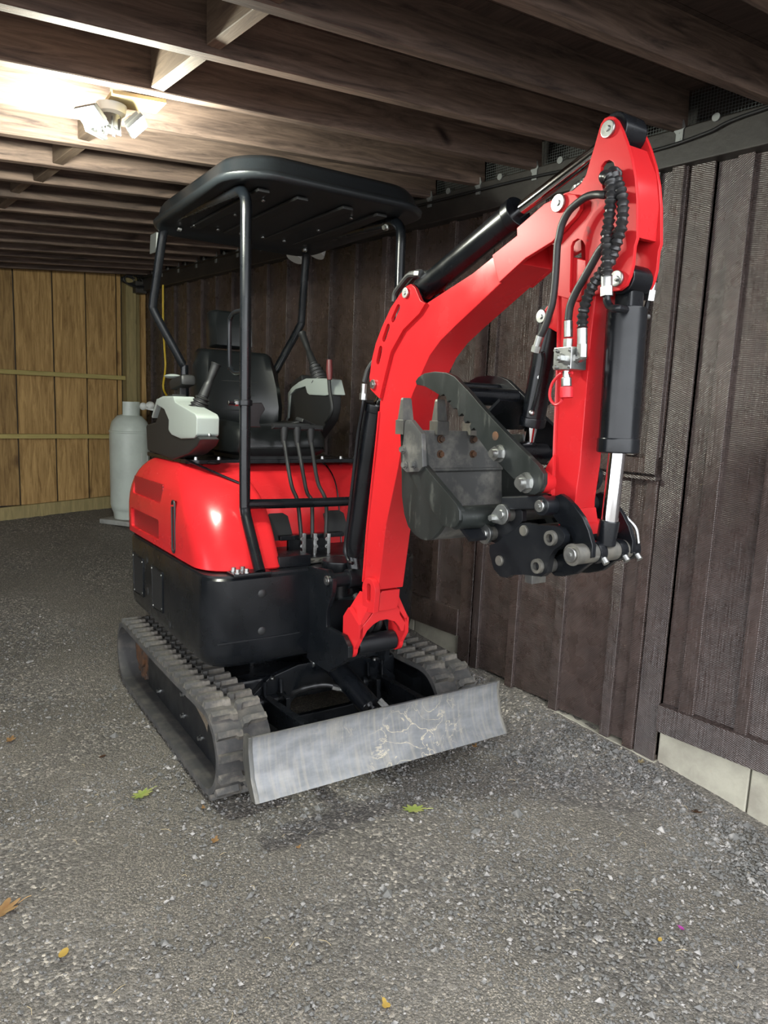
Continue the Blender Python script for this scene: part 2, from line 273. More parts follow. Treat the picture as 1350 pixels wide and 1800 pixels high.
    def lathe(s, prof, c, seg=28, ax='Z'):
        rings = []
        for r, h in prof:
            ring = []
            for k in range(seg):
                a = 2 * math.pi * k / seg; p = (r * math.cos(a), r * math.sin(a), h) if ax == 'Z' else (h, r * math.cos(a), r * math.sin(a))
                ring.append(Vector(c) + Vector(p))
            rings.append(ring)
        return s.loft(rings)
    def build(s, name, mt, parent=None, smooth=True, ang=35, loc=None):
        me = bpy.data.meshes.new(name); bmesh.ops.remove_doubles(s.bm, verts=s.bm.verts[:], dist=1e-6) if False else None
        s.bm.to_mesh(me); s.bm.free(); me.materials.append(M[mt] if isinstance(mt, str) else mt)
        if smooth:
            me.polygons.foreach_set('use_smooth', [True] * len(me.polygons)); me.set_sharp_from_angle(angle=math.radians(ang))
        o = bpy.data.objects.new(name, me); COL.objects.link(o)
        if smooth and s.wn: md = o.modifiers.new('weighted', 'WEIGHTED_NORMAL'); md.keep_sharp = True; md.weight = 80
        if parent: o.parent = parent
        if loc: o.location = loc
        return o
def tag(o, label=None, cat=None, group=None, kind=None):
    for k, v in (('label', label), ('category', cat), ('group', group), ('kind', kind)):
        if v: o[k] = v
    return o
def empty(name, loc=(0, 0, 0), rot=(0, 0, 0), parent=None):
    o = bpy.data.objects.new(name, None); COL.objects.link(o); o.location = loc; o.rotation_euler = rot; o.empty_display_size = .1
    if parent: o.parent = parent
    return o
def inst(src, name, parent, mtx):
    o = bpy.data.objects.new(name, src.data); COL.objects.link(o); o.parent = parent; o.matrix_local = mtx; return o
def rrect(x0, x1, y0, y1, r, k=6):
    """rounded rectangle, radii for corners (x1,y1),(x0,y1),(x0,y0),(x1,y0)"""
    if not isinstance(r, (tuple, list)): r = (r,) * 4
    out = []
    for (cx, cy, a0), q in zip(((x1, y1, 0), (x0, y1, 90), (x0, y0, 180), (x1, y0, 270)), r):
        sx = -1 if cx == x1 else 1; sy = -1 if cy == y1 else 1
        for i in range(k + 1):
            a = math.radians(a0 + 90 * i / k); out.append((cx + sx * q + q * math.cos(a), cy + sy * q + q * math.sin(a)))
    return out
def boolean_cut(o, cutters):
    for c in cutters:
        md = o.modifiers.new('cut', 'BOOLEAN'); md.operation = 'DIFFERENCE'; md.object = c; md.solver = 'EXACT'
    dg = bpy.context.evaluated_depsgraph_get(); me = bpy.data.meshes.new_from_object(o.evaluated_get(dg))
    o.modifiers.clear(); o.data = me
    me.polygons.foreach_set('use_smooth', [True] * len(me.polygons)); me.set_sharp_from_angle(angle=math.radians(30))
    for c in cutters: bpy.data.objects.remove(c, do_unlink=True)

# ------------------------------------------------------------------ ground
def interp(x, X, Y): return float(np.interp(x, X, Y))
def ground_z(x, y):
    w = np.interp(y, [-3, -.5, .9, 1.32, 1.55, 1.82, 2.14, 2.44, 3.0, 6.6, 7], [-.12, -.09, -.02, .047, .066, .084, .11, .138, .2, .41, .42])
    f = np.interp(y, [-3, .6, 1.6, 2.1, 3.5, 4.3, 6.6, 7], [-.12, -.03, -.008, -.01, -.044, .02, .335, .36]) + np.interp(y, [3.6, 6.6], [0, .06]) * (np.asarray(x) - 1.5)
    t = np.clip((np.asarray(x) - 2.3) / .35, 0, 1); t = t * t * (3 - 2 * t)
    return f * (1 - t) + w * t
gx = np.unique(np.concatenate([np.linspace(-12, -2.5, 16), np.linspace(-2.5, 3.0, 150), np.linspace(3.0, 6, 5)]))
gy = np.unique(np.concatenate([np.linspace(-12, -.6, 16), np.linspace(-.6, 4.2, 150), np.linspace(4.2, 7.2, 50)]))
GX, GY = np.meshgrid(gx, gy); GZ = ground_z(GX, GY)
GZ = GZ + .006 * (np.sin(GX * 5.1 + GY * 2.3) * np.sin(GY * 4.3 - GX * 1.7)) + RNG.normal(0, .0018, GX.shape)
nx, ny = len(gx), len(gy)
idx = np.arange(nx * ny).reshape(ny, nx)
fc = np.stack([idx[:-1, :-1], idx[:-1, 1:], idx[1:, 1:], idx[1:, :-1]], -1).reshape(-1, 4)
me = bpy.data.meshes.new('floor'); me.from_pydata(np.stack([GX, GY, GZ], -1).reshape(-1, 3).tolist(), [], fc.tolist()); me.materials.append(M['ground'])
me.polygons.foreach_set('use_smooth', [True] * len(me.polygons))
floor = bpy.data.objects.new('floor', me); COL.objects.link(floor); tag(floor, 'dark grey packed gravel drive under the carport', kind='structure')

# ------------------------------------------------------------------ roof: deck, joists, blocking
SL = .085; YAW = -.06
def roofz(x): return 2.45 - SL * (2.6 - x)
JY = [1.90 + .327 * k for k in range(-4, 15)]
JH = .137
b = B(); x0, x1 = -2.5, 2.72
b.prism([(x0, .42), (x1, .25), (x1, 6.7), (x0, 6.85)], 0, .03, fn=lambda u, v, h: (u, v, roofz(u) + JH + h))
ceiling = tag(b.build('ceiling', 'deck', smooth=False), 'dark plank carport roof on joists', kind='structure')
b = B(); b.box((0, 0, JH / 2), (5.15, .043, JH), bev=.003, seg=1); j0 = b.build('joist', 'joist', ceiling, smooth=False)
jrot = Matrix.Rotation(math.atan(YAW), 4, 'Z') @ Matrix.Rotation(-math.atan(SL), 4, 'Y')
xm = .04
for i, Y in enumerate(JY):
    mt = Matrix.Translation((xm, Y + .02 - YAW * .5 + YAW * xm, roofz(xm) + random.uniform(-.004, .004))) @ jrot
    if i == 0: j0.matrix_local = mt
    else: inst(j0, 'joist', ceiling, mt)
b = B(); b.box((0, 0, .06), (.04, .327 - .046, .12), bev=.002, seg=1); k0 = b.build('blocking', 'block', ceiling, smooth=False)
for i, Y in enumerate(JY[:-1]):
    x = .93 + random.uniform(-.012, .012); mt = Matrix.Translation((x, Y + .02 + .1635 + YAW * (x - .5), roofz(x) + .004 + (.012 if i % 3 == 0 else 0)))
    if i == 0: k0.matrix_local = mt
    else: inst(k0, 'blocking', ceiling, mt)
b = B(); b.box((0, 0, 0), (5.15, .135, .012)); d0 = b.build('deck_board', 'deck', ceiling, smooth=False)
for i in range(46):
    mt = Matrix.Translation((xm, .45 + .14 * i - YAW * .5, roofz(xm) + JH - .001 - .001 * (i % 2))) @ jrot
    if i == 0: d0.matrix_local = mt
    else: inst(d0, 'deck_board', ceiling, mt)

# ------------------------------------------------------------------ right wall: board and batten siding
XW = 2.66
b = B(); b.box((XW + .06, 1.85, 1.2), (.1, 10.0, 3.2)); wall_r = tag(b.build('wall_right', 'beam', smooth=False), 'dark brown board and batten building wall', kind='structure')
near = [6.4, 6.15, 5.9, 5.65, 5.4, 5.15, 4.9, 4.65, 4.40, 4.15, 3.90, 3.67, 3.42, 3.14, 2.90, 2.62, 2.30, 2.07, 1.81, 1.54, 1.43, 1.20, 1.0, .76, .5, .24, -.02, -.28, -.54, -.8, -1.06]
def zbot(y): return None
def wboard(name, y0, y1, z0, z1, xa, xb, mtl='stain', bev=.0012):
    w = B(); yc, zc = (y0 + y1) / 2, (z0 + z1) / 2; w.box((0, 0, 0), (xb - xa, abs(y1 - y0), z1 - z0), bev=bev, seg=1)
    return w.build(name, mtl, wall_r, smooth=False, loc=((xa + xb) / 2, yc, zc))
def low(y): return y > 1.325 and y < 2.43
edges = [6.62] + [n for n in near if n > 1.4] + [1.314] + [n for n in near if n < 1.3] + [-1.3]
for a, c in zip(edges, edges[1:]):
    ym = (a + c) / 2 + .02; ya, yb = a + .02, c + .021
    if low(ym):
        z0 = float(ground_z(2.65, ym)) + .012; wboard('board', yb, ya, z0 + random.uniform(0, .008), 2.34, 2.622, XW + .012)
    else:
        wboard('board', yb, ya, .39 if ym > 2.43 else .28, 2.34, 2.636, XW + .012)
for n in near:
    ym = n + .022; w_ = .045 if n != 1.20 else .058; pr_ = .022
    if low(ym):
        z0 = float(ground_z(2.65, ym)) + .01; wboard('batten', n, n + w_, z0 - .01, 1.17 if n < 1.6 else 2.335, 2.602, 2.623)
        if n < 1.6: wboard('batten', n, n + w_, 1.26, 2.335, 2.600, 2.623)
    else: wboard('batten', n, n + w_, .398 if ym > 2.43 else .288, 2.335, 2.636 - pr_, 2.637)
wboard('corner_board', 1.335, 1.425, .03, 2.335, 2.612, 2.64); wboard('corner_board', 2.36, 2.44, .12, 2.335, 2.608, 2.64)
wboard('hatch_rail', 1.445, 2.02, 1.195, 1.255, 2.585, 2.603); wboard('hatch_stile', 1.435, 1.482, 1.195, 2.335, 2.583, 2.6022); wboard('hatch_drip_edge', 1.425, 2.02, 1.172, 1.186, 2.575, 2.625)
wboard('skirt_board', -1.3, 1.333, .18, .29, 2.598, 2.66); wboard('skirt_board', 2.442, 6.6, .26, .40, 2.598, 2.66)
y = 1.333
while y > -1.2:
    y2 = y - .36; wboard('concrete_block', y2 + .006, y - .0, -.3, .178, 2.634, 2.68, 'concrete', .004); y = y2
y = 2.442; k = 0
while y < 6.4:
    y2 = y + .36; wboard('concrete_block', y + .003, y2 - .004, -.1, .258, 2.636, 2.68, 'concrete', .004); y = y2
w = B(); w.bar((2.642, 2.44, .10), (2.642, 1.33, .015), .07, .06); w.build('concrete_footing', 'concrete', wall_r, smooth=False)
w = B(); w.box((0, 0, 0), (.1, 8.2, .13), bev=.006, seg=2); w.build('beam', 'beam', wall_r, smooth=False, loc=(2.618, 2.52, 2.389))
# wire mesh, ties and washers above the beam
jx = 2.6
for i, Y in enumerate(JY[:-1]):
    ya = Y + .045 + YAW * (jx - .5); yb = Y + .327 + YAW * (jx - .5) - .002
    w = B(); z0, z1 = 2.445, 2.60; st = .0115 if Y < 4.2 else .023
    yy = ya
    while yy < yb: w.bar((jx, yy, z0), (jx, yy, z1), .0011, .0011); yy += st
    zz = z0
    while zz < z1: w.bar((jx - .001, ya, zz), (jx - .001, yb, zz), .0011, .0011); zz += st
    tag(w.build('wire_mesh', 'wire', wall_r, smooth=False), kind='stuff')
    w = B(); w.cyl((2.560, (ya + yb) / 2 + .02, 2.452), (2.5665, (ya + yb) / 2 + .02, 2.452), .014, seg=18); w.build('washer', 'galv', wall_r)
    yj = Y + .01 + YAW * (jx - .5)
    w = B(); w.prism([(yj - .012, 2.475), (yj + .02, 2.475), (yj + .02, 2.44), (yj + .012, 2.43), (yj + .012, 2.40), (yj - .014, 2.40), (yj - .014, 2.44), (yj - .02, 2.45)], 2.562, 2.5665, fn=lambda u, v, h: (h, u, v))
    for q in (0, 1, 2): w.cyl((2.5605, yj + .004 * (q - 1), 2.41 + .022 * q), (2.563, yj + .004 * (q - 1), 2.41 + .022 * q), .003, seg=8)
    w.build('joist_tie', 'galv', wall_r)

# ------------------------------------------------------------------ back wall: pine boards on rails
YB = 6.6
b = B(); b.box((.15, YB + .09, 1.2), (5.3, .1, 2.9)); wall_b = tag(b.build('wall_back', 'beam', smooth=False), 'back wall of knotty pine boards', kind='structure')
ex = [2.432, 2.386, 2.12, 1.849, 1.549, 1.27, .97, .68, .38, .09, -.2, -.5, -.79, -1.09, -1.38, -1.68, -1.97, -2.27, -2.45]
for a, c in zip(ex, ex[1:]):
    w = B(); h = roofz((a + c) / 2) - .44 + .1; w.box((0, 0, 0), (a - c - .011, .022, h), bev=.002, seg=1)
    w.build('plank', 'pine', wall_b, smooth=False, loc=((a + c) / 2 + .0, YB + .011 + random.uniform(0, .005), .44 + h / 2))
def bb(name, x0_, x1_, z0, z1, ya, yb, mtl):
    w = B(); w.box((0, 0, 0), (x1_ - x0_, yb - ya, z1 - z0), bev=.003, seg=1); return w.build(name, mtl, wall_b, smooth=False, loc=((x0_ + x1_) / 2, (ya + yb) / 2, (z0 + z1) / 2))
bb('rail', -2.4, 2.47, 1.535, 1.572, YB - .055, YB + .001, 'rail'); bb('rail', -2.4, 2.40, 1.008, 1.045, YB - .055, YB + .001, 'rail')
w = B(); w.bar((-2.4, YB - .018, .15), (2.42, YB - .018, .43), .036, .12, .003); w.build('bottom_board', 'post', wall_b, smooth=False)
bb('post', 2.438, 2.53, .3, 2.55, YB - .09, YB + .02, 'post'); bb('post', 2.532, 2.588, .3, 2.55, YB - .02, YB + .03, 'post'); bb('post', 2.59, 2.634, .35, 2.55, YB - .05, YB + .02, 'pine')
bb('junction_box', 2.50, 2.60, 2.30, 2.40, YB - .16, YB - .05, 'beam')
# left side of the bay (outside the frame, closes the room)
b = B(); b.box((-2.52, 4.95, 1.1), (.08, 3.5, 3.0)); wall_l = tag(b.build('wall_left', 'beam', smooth=False), 'dark left wall of the carport bay', kind='structure')

# ------------------------------------------------------------------ loose gravel (uncountable)
def stones(n, area, size, zoff):
    X = RNG.uniform(area[0], area[1], n); Y = RNG.uniform(area[2], area[3], n); Z = ground_z(X, Y) + zoff
    base = np.array([(1, 0, 0), (-1, 0, 0), (0, 1, 0), (0, -1, 0), (0, 0, 1), (0, 0, -1)], float)
    F = np.array([(0, 2, 4), (2, 1, 4), (1, 3, 4), (3, 0, 4), (2, 0, 5), (1, 2, 5), (3, 1, 5), (0, 3, 5)])
    sz = RNG.lognormal(math.log(size), .45, n); sc = RNG.uniform(.6, 1.3, (n, 6, 1))
    ang = RNG.uniform(0, 6.28, n); V = base[None] * sc * sz[:, None, None] * np.array([1, .8, .6])
    c, s_ = np.cos(ang)[:, None], np.sin(ang)[:, None]
    R = np.stack([V[..., 0] * c - V[..., 1] * s_, V[..., 0] * s_ + V[..., 1] * c, V[..., 2] + V[..., 0] * .25], -1)
    R += np.stack([X, Y, Z], -1)[:, None]; FF = (F[None] + 6 * np.arange(n)[:, None, None])
    return R.reshape(-1, 3), FF.reshape(-1, 3)
parts = [stones(26000, (.0, 2.58, .35, 2.6), .0036, .0012), stones(4200, (1.2, 2.58, .4, 2.4), .0058, .002), stones(5000, (.2, 1.4, 2.4, 4.6), .0048, .001)]
parts.append(stones(7000, (2.2, 2.585, .5, 2.3), .0048, .002))
V, F, o_ = [], [], 0
for v, f in parts: V.append(v); F.append(f + o_); o_ += len(v)
V = np.concatenate(V); F = np.concatenate(F); me = bpy.data.meshes.new('gravel'); me.from_pydata(V.tolist(), [], F.tolist()); me.materials.append(M['stone'])
gr = bpy.data.objects.new('gravel', me); COL.objects.link(gr); tag(gr, 'loose grey gravel scattered over the drive', 'gravel', kind='stuff')

# outlines of plates and runs of hoses, in machine metres (y back, z up)
BOOM_TIP=[(-1.554,1.742),(-1.650,1.788),(-1.742,1.812),(-1.772,1.831),(-1.811,1.855),(-1.825,1.870),(-1.825,1.889),(-1.806,1.907),(-1.783,1.915),(-1.753,1.914),(-1.708,1.908),(-1.613,1.870),(-1.615,1.851),(-1.521,1.818)]
BOOM_BOX=[(-0.983,0.780),(-1.024,1.021),(-1.087,1.220),(-1.114,1.333),(-1.124,1.373),(-1.140,1.429),(-1.160,1.462),(-1.188,1.499),(-1.214,1.536),(-1.241,1.571),(-1.293,1.611),(-1.362,1.648),(-1.427,1.680),(-1.593,1.762),(-1.630,1.779),(-1.611,1.852),(-1.432,1.786),(-1.214,1.729),(-1.183,1.702),(-1.096,1.660),(-1.029,1.597),(-0.996,1.519),(-0.965,1.443),(-0.951,1.291),(-0.907,1.005),(-0.883,0.765)]
FLANGE=[(-0.977,1.443),(-0.918,1.475),(-0.910,1.517),(-0.923,1.576),(-0.946,1.628),(-0.982,1.678),(-1.032,1.734),(-1.078,1.767),(-1.122,1.792),(-1.144,1.795),(-1.167,1.780),(-1.198,1.738),(-1.224,1.727),(-1.193,1.700),(-1.107,1.659),(-1.039,1.595),(-1.006,1.518)]
SLOT0=[(-1.076,1.731),(-1.048,1.698)]
SLOT1=[(-1.019,1.675),(-0.996,1.639)]
SLOT2=[(-0.976,1.607),(-0.962,1.567)]
FBOLT=[(-1.122,1.770),(-0.941,1.491)]
STICKP=[(-1.880,2.059),(-1.867,2.059),(-1.857,2.050),(-1.852,2.036),(-1.841,2.003),(-1.831,1.976),(-1.822,1.949),(-1.807,1.933),(-1.784,1.924),(-1.756,1.924),(-1.723,1.916),(-1.715,1.893),(-1.738,1.849),(-1.748,1.785),(-1.754,1.685),(-1.816,1.664),(-1.875,1.673),(-1.915,1.674),(-1.941,1.673),(-1.958,1.682),(-1.967,1.701),(-1.972,1.724),(-1.973,1.763),(-1.978,1.779),(-1.971,1.858),(-1.962,1.908),(-1.950,1.949),(-1.934,1.988),(-1.919,2.018),(-1.904,2.043),(-1.893,2.054)]
SHOLE=[(-1.866,1.944),(-1.866,1.956),(-1.875,1.964),(-1.888,1.964),(-1.900,1.956),(-1.907,1.941),(-1.914,1.920),(-1.919,1.899),(-1.916,1.878),(-1.903,1.873),(-1.887,1.881),(-1.874,1.910)]
SSLOT=[(-1.789,1.796),(-1.794,1.805),(-1.808,1.809),(-1.823,1.802),(-1.832,1.790),(-1.837,1.735),(-1.837,1.699),(-1.824,1.679),(-1.804,1.678),(-1.793,1.690)]
STICKB=[(-1.743,1.787),(-1.749,1.686),(-1.756,1.576),(-1.761,1.417),(-1.763,1.325),(-1.769,1.189),(-1.778,1.145),(-1.843,1.154),(-1.841,1.188),(-1.850,1.273),(-1.858,1.568),(-1.865,1.671),(-1.857,1.749)]
SPIN=[(-1.883,2.030),(-1.759,1.897),(-1.935,1.699)]
THUMB=[(-1.248,1.490),(-1.262,1.502),(-1.293,1.512),(-1.344,1.515),(-1.398,1.510),(-1.436,1.498),(-1.467,1.478),(-1.503,1.455),(-1.558,1.415),(-1.606,1.382),(-1.653,1.351),(-1.697,1.323),(-1.740,1.297),(-1.781,1.271),(-1.800,1.253),(-1.801,1.228),(-1.790,1.208),(-1.775,1.199),(-1.755,1.199),(-1.721,1.218),(-1.659,1.254),(-1.594,1.295),(-1.545,1.333),(-1.542,1.348),(-1.532,1.357),(-1.518,1.349),(-1.512,1.361),(-1.519,1.369),(-1.504,1.375),(-1.492,1.368),(-1.484,1.379),(-1.488,1.389),(-1.478,1.395),(-1.463,1.387),(-1.457,1.399),(-1.457,1.407),(-1.449,1.410),(-1.436,1.407),(-1.419,1.425),(-1.427,1.430),(-1.416,1.431),(-1.409,1.426),(-1.400,1.443),(-1.391,1.449),(-1.376,1.445),(-1.342,1.458),(-1.296,1.474),(-1.254,1.480)]
THUMB_PINS=[(-1.621,1.338),(-1.641,1.293),(-1.745,1.226)]
BUCKET_SIDE=[(-1.318,1.337),(-1.329,1.238),(-1.336,1.151),(-1.351,1.101),(-1.372,1.069),(-1.403,1.051),(-1.434,1.042),(-1.464,1.042),(-1.492,1.052),(-1.515,1.070),(-1.541,1.096),(-1.575,1.093),(-1.599,1.101),(-1.614,1.119),(-1.612,1.143),(-1.598,1.159),(-1.449,1.251),(-1.427,1.340)]
BSTRIP=[(-1.387,1.214),(-1.547,1.096),(-1.581,1.094),(-1.603,1.102),(-1.618,1.120),(-1.617,1.143),(-1.603,1.160),(-1.453,1.251)]
CUTTER=[(-1.363,1.368),(-1.371,1.373),(-1.393,1.374),(-1.447,1.337),(-1.457,1.247),(-1.439,1.232),(-1.379,1.226),(-1.355,1.237),(-1.355,1.289)]
CBOLT=[(-1.363,1.290),(-1.375,1.247),(-1.417,1.251)]
TOOTH=[(-1.355,1.370),(-1.365,1.402),(-1.377,1.431),(-1.396,1.434),(-1.432,1.430),(-1.433,1.365),(-1.415,1.346)]
COUPLER=[(-1.732,1.121),(-1.744,1.125),(-1.796,1.125),(-1.848,1.131),(-1.867,1.128),(-1.881,1.114),(-1.880,1.100),(-1.870,1.088),(-1.849,1.073),(-1.836,1.054),(-1.833,1.034),(-1.829,1.013),(-1.813,1.000),(-1.790,0.997),(-1.754,0.994),(-1.705,0.983),(-1.688,0.972),(-1.666,0.971),(-1.639,0.985),(-1.628,1.005),(-1.617,1.028),(-1.618,1.047),(-1.651,1.061),(-1.676,1.083),(-1.705,1.099)]
COUP_PINS=[(-1.746,1.105),(-1.841,1.101),(-1.661,1.013),(-1.802,1.025)]
EAR=[(-1.607,1.121),(-1.646,1.155),(-1.688,1.165),(-1.714,1.150),(-1.716,1.124),(-1.689,1.096),(-1.656,1.067),(-1.635,1.048),(-1.599,1.052),(-1.564,1.081),(-1.576,1.102)]
EAR_PINS=[(-1.671,1.137),(-1.608,1.077)]
LINK=[(-1.797,1.185),(-1.819,1.200),(-1.833,1.206),(-1.852,1.199),(-1.879,1.182),(-1.905,1.159),(-1.926,1.130),(-1.941,1.097),(-1.941,1.068),(-1.920,1.059),(-1.896,1.060),(-1.885,1.077),(-1.889,1.094),(-1.878,1.104),(-1.862,1.121),(-1.839,1.129),(-1.820,1.143),(-1.803,1.160)]
LINK_PINS=[(-1.808,1.175),(-1.901,1.073)]
LINK2=[(-1.793,1.037),(-1.812,1.048),(-1.869,1.076),(-1.922,1.074),(-1.924,1.052),(-1.881,1.016),(-1.838,1.001),(-1.812,0.997),(-1.796,1.005)]
STICK_BOSS=[(-1.836,1.107)]
THUMB_BOSS=[(-1.766,1.230)]
YOKE_F=[(-0.036,0.712),(-0.067,0.675),(-0.107,0.636),(-0.109,0.600),(-0.096,0.597),(-0.087,0.608),(-0.075,0.628),(-0.050,0.647),(-0.025,0.658),(0.007,0.659),(0.041,0.646),(0.061,0.624),(0.069,0.606),(0.082,0.604),(0.088,0.637),(0.063,0.672),(0.062,0.698),(0.048,0.716),(0.051,0.769),(-0.028,0.767)]
YOKE_PIN=[(-0.107,-0.885,0.553),(0.097,-0.885,0.558)]
DOUBLER=[(-0.044,0.767),(-0.035,0.775),(0.039,0.775),(0.037,0.730),(0.025,0.704),(-0.039,0.702),(-0.049,0.705)]
LEVERS=[[(-0.054, -0.2, 1.325), (-0.056, -0.2, 1.276), (-0.062, -0.29, 1.092), (-0.06, -0.35, 1.021), (-0.065, -0.4, 0.877)], [(0.006, -0.2, 1.326), (0.009, -0.2, 1.269), (0.009, -0.29, 1.066), (0.006, -0.35, 1.018), (-0.014, -0.4, 0.873)], [(0.072, -0.2, 1.32), (0.076, -0.2, 1.27), (0.063, -0.29, 1.101), (0.074, -0.35, 1.016), (0.05, -0.4, 0.869)]]
CONL_BODY=[(0.538,1.488),(0.486,1.510),(0.354,1.530),(0.295,1.533),(0.065,1.490),(0.063,1.420),(0.087,1.366),(0.139,1.323),(0.248,1.247),(0.347,1.287),(0.589,1.317),(0.552,1.373)]
CONL_GRAY=[(0.539,1.502),(0.486,1.532),(0.404,1.557),(0.325,1.572),(0.129,1.566),(0.084,1.562),(0.042,1.485),(0.117,1.480),(0.284,1.487),(0.308,1.498),(0.329,1.531),(0.444,1.518),(0.512,1.490),(0.531,1.369),(0.595,1.317),(0.606,1.319),(0.547,1.373)]
CONR_BODY=[(0.506,1.317),(0.334,1.334),(0.239,1.411),(0.070,1.364),(-0.024,1.357),(-0.310,1.277),(-0.265,1.245),(-0.147,1.207),(0.075,1.170),(0.487,1.191)]
CONR_GRAY=[(0.387,1.357),(0.298,1.438),(0.202,1.450),(0.036,1.448),(0.011,1.423),(-0.255,1.376),(-0.277,1.361),(-0.271,1.292),(-0.243,1.277),(-0.063,1.268),(0.067,1.280),(0.115,1.300),(0.106,1.343),(0.175,1.390),(0.292,1.411),(0.379,1.348)]
HOSE1=[(-0.085,-1.918,1.875),(-0.085,-1.891,1.882),(-0.085,-1.862,1.883),(-0.085,-1.833,1.874),(-0.085,-1.811,1.862),(-0.085,-1.793,1.837),(-0.085,-1.786,1.809),(-0.085,-1.782,1.791),(-0.085,-1.782,1.748),(-0.085,-1.781,1.706),(-0.085,-1.777,1.663),(-0.085,-1.769,1.638),(-0.085,-1.756,1.606),(-0.085,-1.742,1.584),(-0.085,-1.734,1.567)]
HOSE2=[(-0.075,-1.918,1.772),(-0.075,-1.901,1.759),(-0.075,-1.879,1.730),(-0.075,-1.859,1.704),(-0.075,-1.839,1.678),(-0.075,-1.824,1.648),(-0.075,-1.821,1.617)]
HOSE3=[(-0.095,-1.923,1.910),(-0.095,-1.937,1.902),(-0.095,-1.943,1.874),(-0.095,-1.942,1.836),(-0.095,-1.940,1.797),(-0.095,-1.937,1.789),(-0.095,-1.941,1.751),(-0.095,-1.943,1.721),(-0.095,-1.945,1.698)]
HOSE4=[(-0.085,-1.935,1.916),(-0.085,-1.949,1.893),(-0.085,-1.961,1.868),(-0.085,-1.968,1.839),(-0.085,-1.968,1.803),(-0.085,-1.963,1.781),(-0.085,-1.953,1.754),(-0.085,-1.943,1.729),(-0.085,-1.919,1.707),(-0.085,-1.897,1.682),(-0.085,-1.881,1.651),(-0.085,-1.874,1.619),(-0.085,-1.875,1.594)]
FIT=[(-0.085,-1.936,1.700),(-0.085,-1.938,1.676),(-0.085,-1.940,1.656),(-0.085,-1.942,1.644),(-0.085,-1.954,1.630),(-0.085,-1.974,1.626),(-0.085,-1.831,1.613),(-0.085,-1.834,1.576),(-0.085,-1.834,1.557),(-0.085,-1.875,1.592),(-0.085,-1.878,1.556),(-0.085,-1.879,1.527),(-0.085,-1.883,1.542),(-0.085,-1.884,1.527),(-0.085,-1.859,1.526)]
VALVE=[(-0.100,-1.807,1.550),(-0.100,-1.859,1.550),(-0.100,-1.864,1.500),(-0.100,-1.811,1.502),(-0.100,-1.888,1.544)]
CAP=[(-0.085,-1.834,1.498),(-0.085,-1.835,1.482),(-0.085,-1.837,1.462),(-0.085,-1.837,1.461),(-0.085,-1.839,1.435)]
CAPLOOP=[(-0.085,-1.853,1.493),(-0.085,-1.824,1.494),(-0.085,-1.807,1.486),(-0.085,-1.790,1.469),(-0.085,-1.784,1.446),(-0.085,-1.790,1.429),(-0.085,-1.806,1.419),(-0.085,-1.821,1.424),(-0.085,-1.826,1.433)]
CYLPIPE=[(0.050,-1.948,1.668),(0.050,-1.943,1.652),(0.050,-1.938,1.627),(0.050,-1.933,1.586),(0.050,-1.926,1.535),(0.050,-1.919,1.528),(0.050,-1.919,1.463),(0.050,-1.918,1.387),(0.050,-1.911,1.334)]
BCPIPE=[(-0.060,-0.878,1.513),(-0.060,-0.869,1.464),(-0.060,-0.863,1.415),(-0.060,-0.836,1.324),(-0.060,-0.810,1.180),(-0.060,-0.783,1.031),(-0.060,-0.759,0.899),(-0.060,-0.782,0.850),(-0.060,-0.816,0.845)]
TOPH=[(-0.030,-1.001,1.762),(-0.030,-1.008,1.788),(-0.030,-1.039,1.809),(-0.030,-1.084,1.833),(-0.030,-1.122,1.831),(-0.030,-1.148,1.831)]

# ------------------------------------------------------------------ the mini excavator
EX = empty('mini_excavator', (1.75, 2.813, -.028), (math.radians(-1.51), 0, math.radians(-7.38)))
tag(EX, 'red and black tracked mini excavator with canopy, raised boom and curled bucket', 'excavator')
def P(name, bm, mt, parent=EX, **k): return bm.build(name, mt, parent, **k)
def bolt(parent, c, ax, r, h, mt='zinc', name='bolt'):
    c = Vector(c); d = Vector(ax).normalized(); q = B(); q.cyl(c, c + d * h * .3, r * 1.35, seg=16); q.hexn(c + d * h * .25, c + d * h, r); return q.build(name, mt, parent)
def pinhead(parent, c, ax, r, mt='zinc', h=.008):
    c = Vector(c); d = Vector(ax).normalized(); q = B(); q.cyl(c, c + d * h, r, seg=20, bev=.002); q.cyl(c + d * h, c + d * (h + .003), r * .35, seg=10); return q.build('pin', mt, parent)

# tracks
RT, YF, YR, ZC = .158, -.655, .53, .178
def track_path(n=120):
    """(y, z, ny, nz) along the band, outer surface"""
    straight = YR - YF; arc = math.pi * RT; tot = 2 * straight + 2 * arc; out = []
    for i in range(n):
        s = tot * i / n
        if s < straight: y, z, a = YF + s, ZC + RT, 90
        elif s < straight + arc: a = 90 - math.degrees((s - straight) / RT); y, z = YR + RT * math.cos(math.radians(a)), ZC + RT * math.sin(math.radians(a))
        elif s < 2 * straight + arc: y, z, a = YR - (s - straight - arc), ZC - RT, 270
        else: a = 270 - math.degrees((s - 2 * straight - arc) / RT); y, z = YF + RT * math.cos(math.radians(a)), ZC + RT * math.sin(math.radians(a))
        n_ = (math.cos(math.radians(a)), math.sin(math.radians(a)))
        if a == 90: z -= .008 * math.sin(math.pi * (y - YF) / straight)
        out.append((y, z, *n_))
    return out
def lug_mesh(kind):
    q = B()
    if kind == 'outer': o = [(-.048, -.016), (.02, -.016), (.03, -.026), (.048, -.026), (.048, .004), (.036, .014), (-.048, .014)]
    else: o = [(-.048, -.026), (-.03, -.026), (-.02, -.016), (.048, -.016), (.048, .014), (-.036, .014), (-.048, .004)]
    top = [(x * .93, y * .72 - .001) for x, y in o]
    q.loft([[(x, y, -.004) for x, y in o], [(x, y, .021) for x, y in top]])
    return q
lug_src = {}
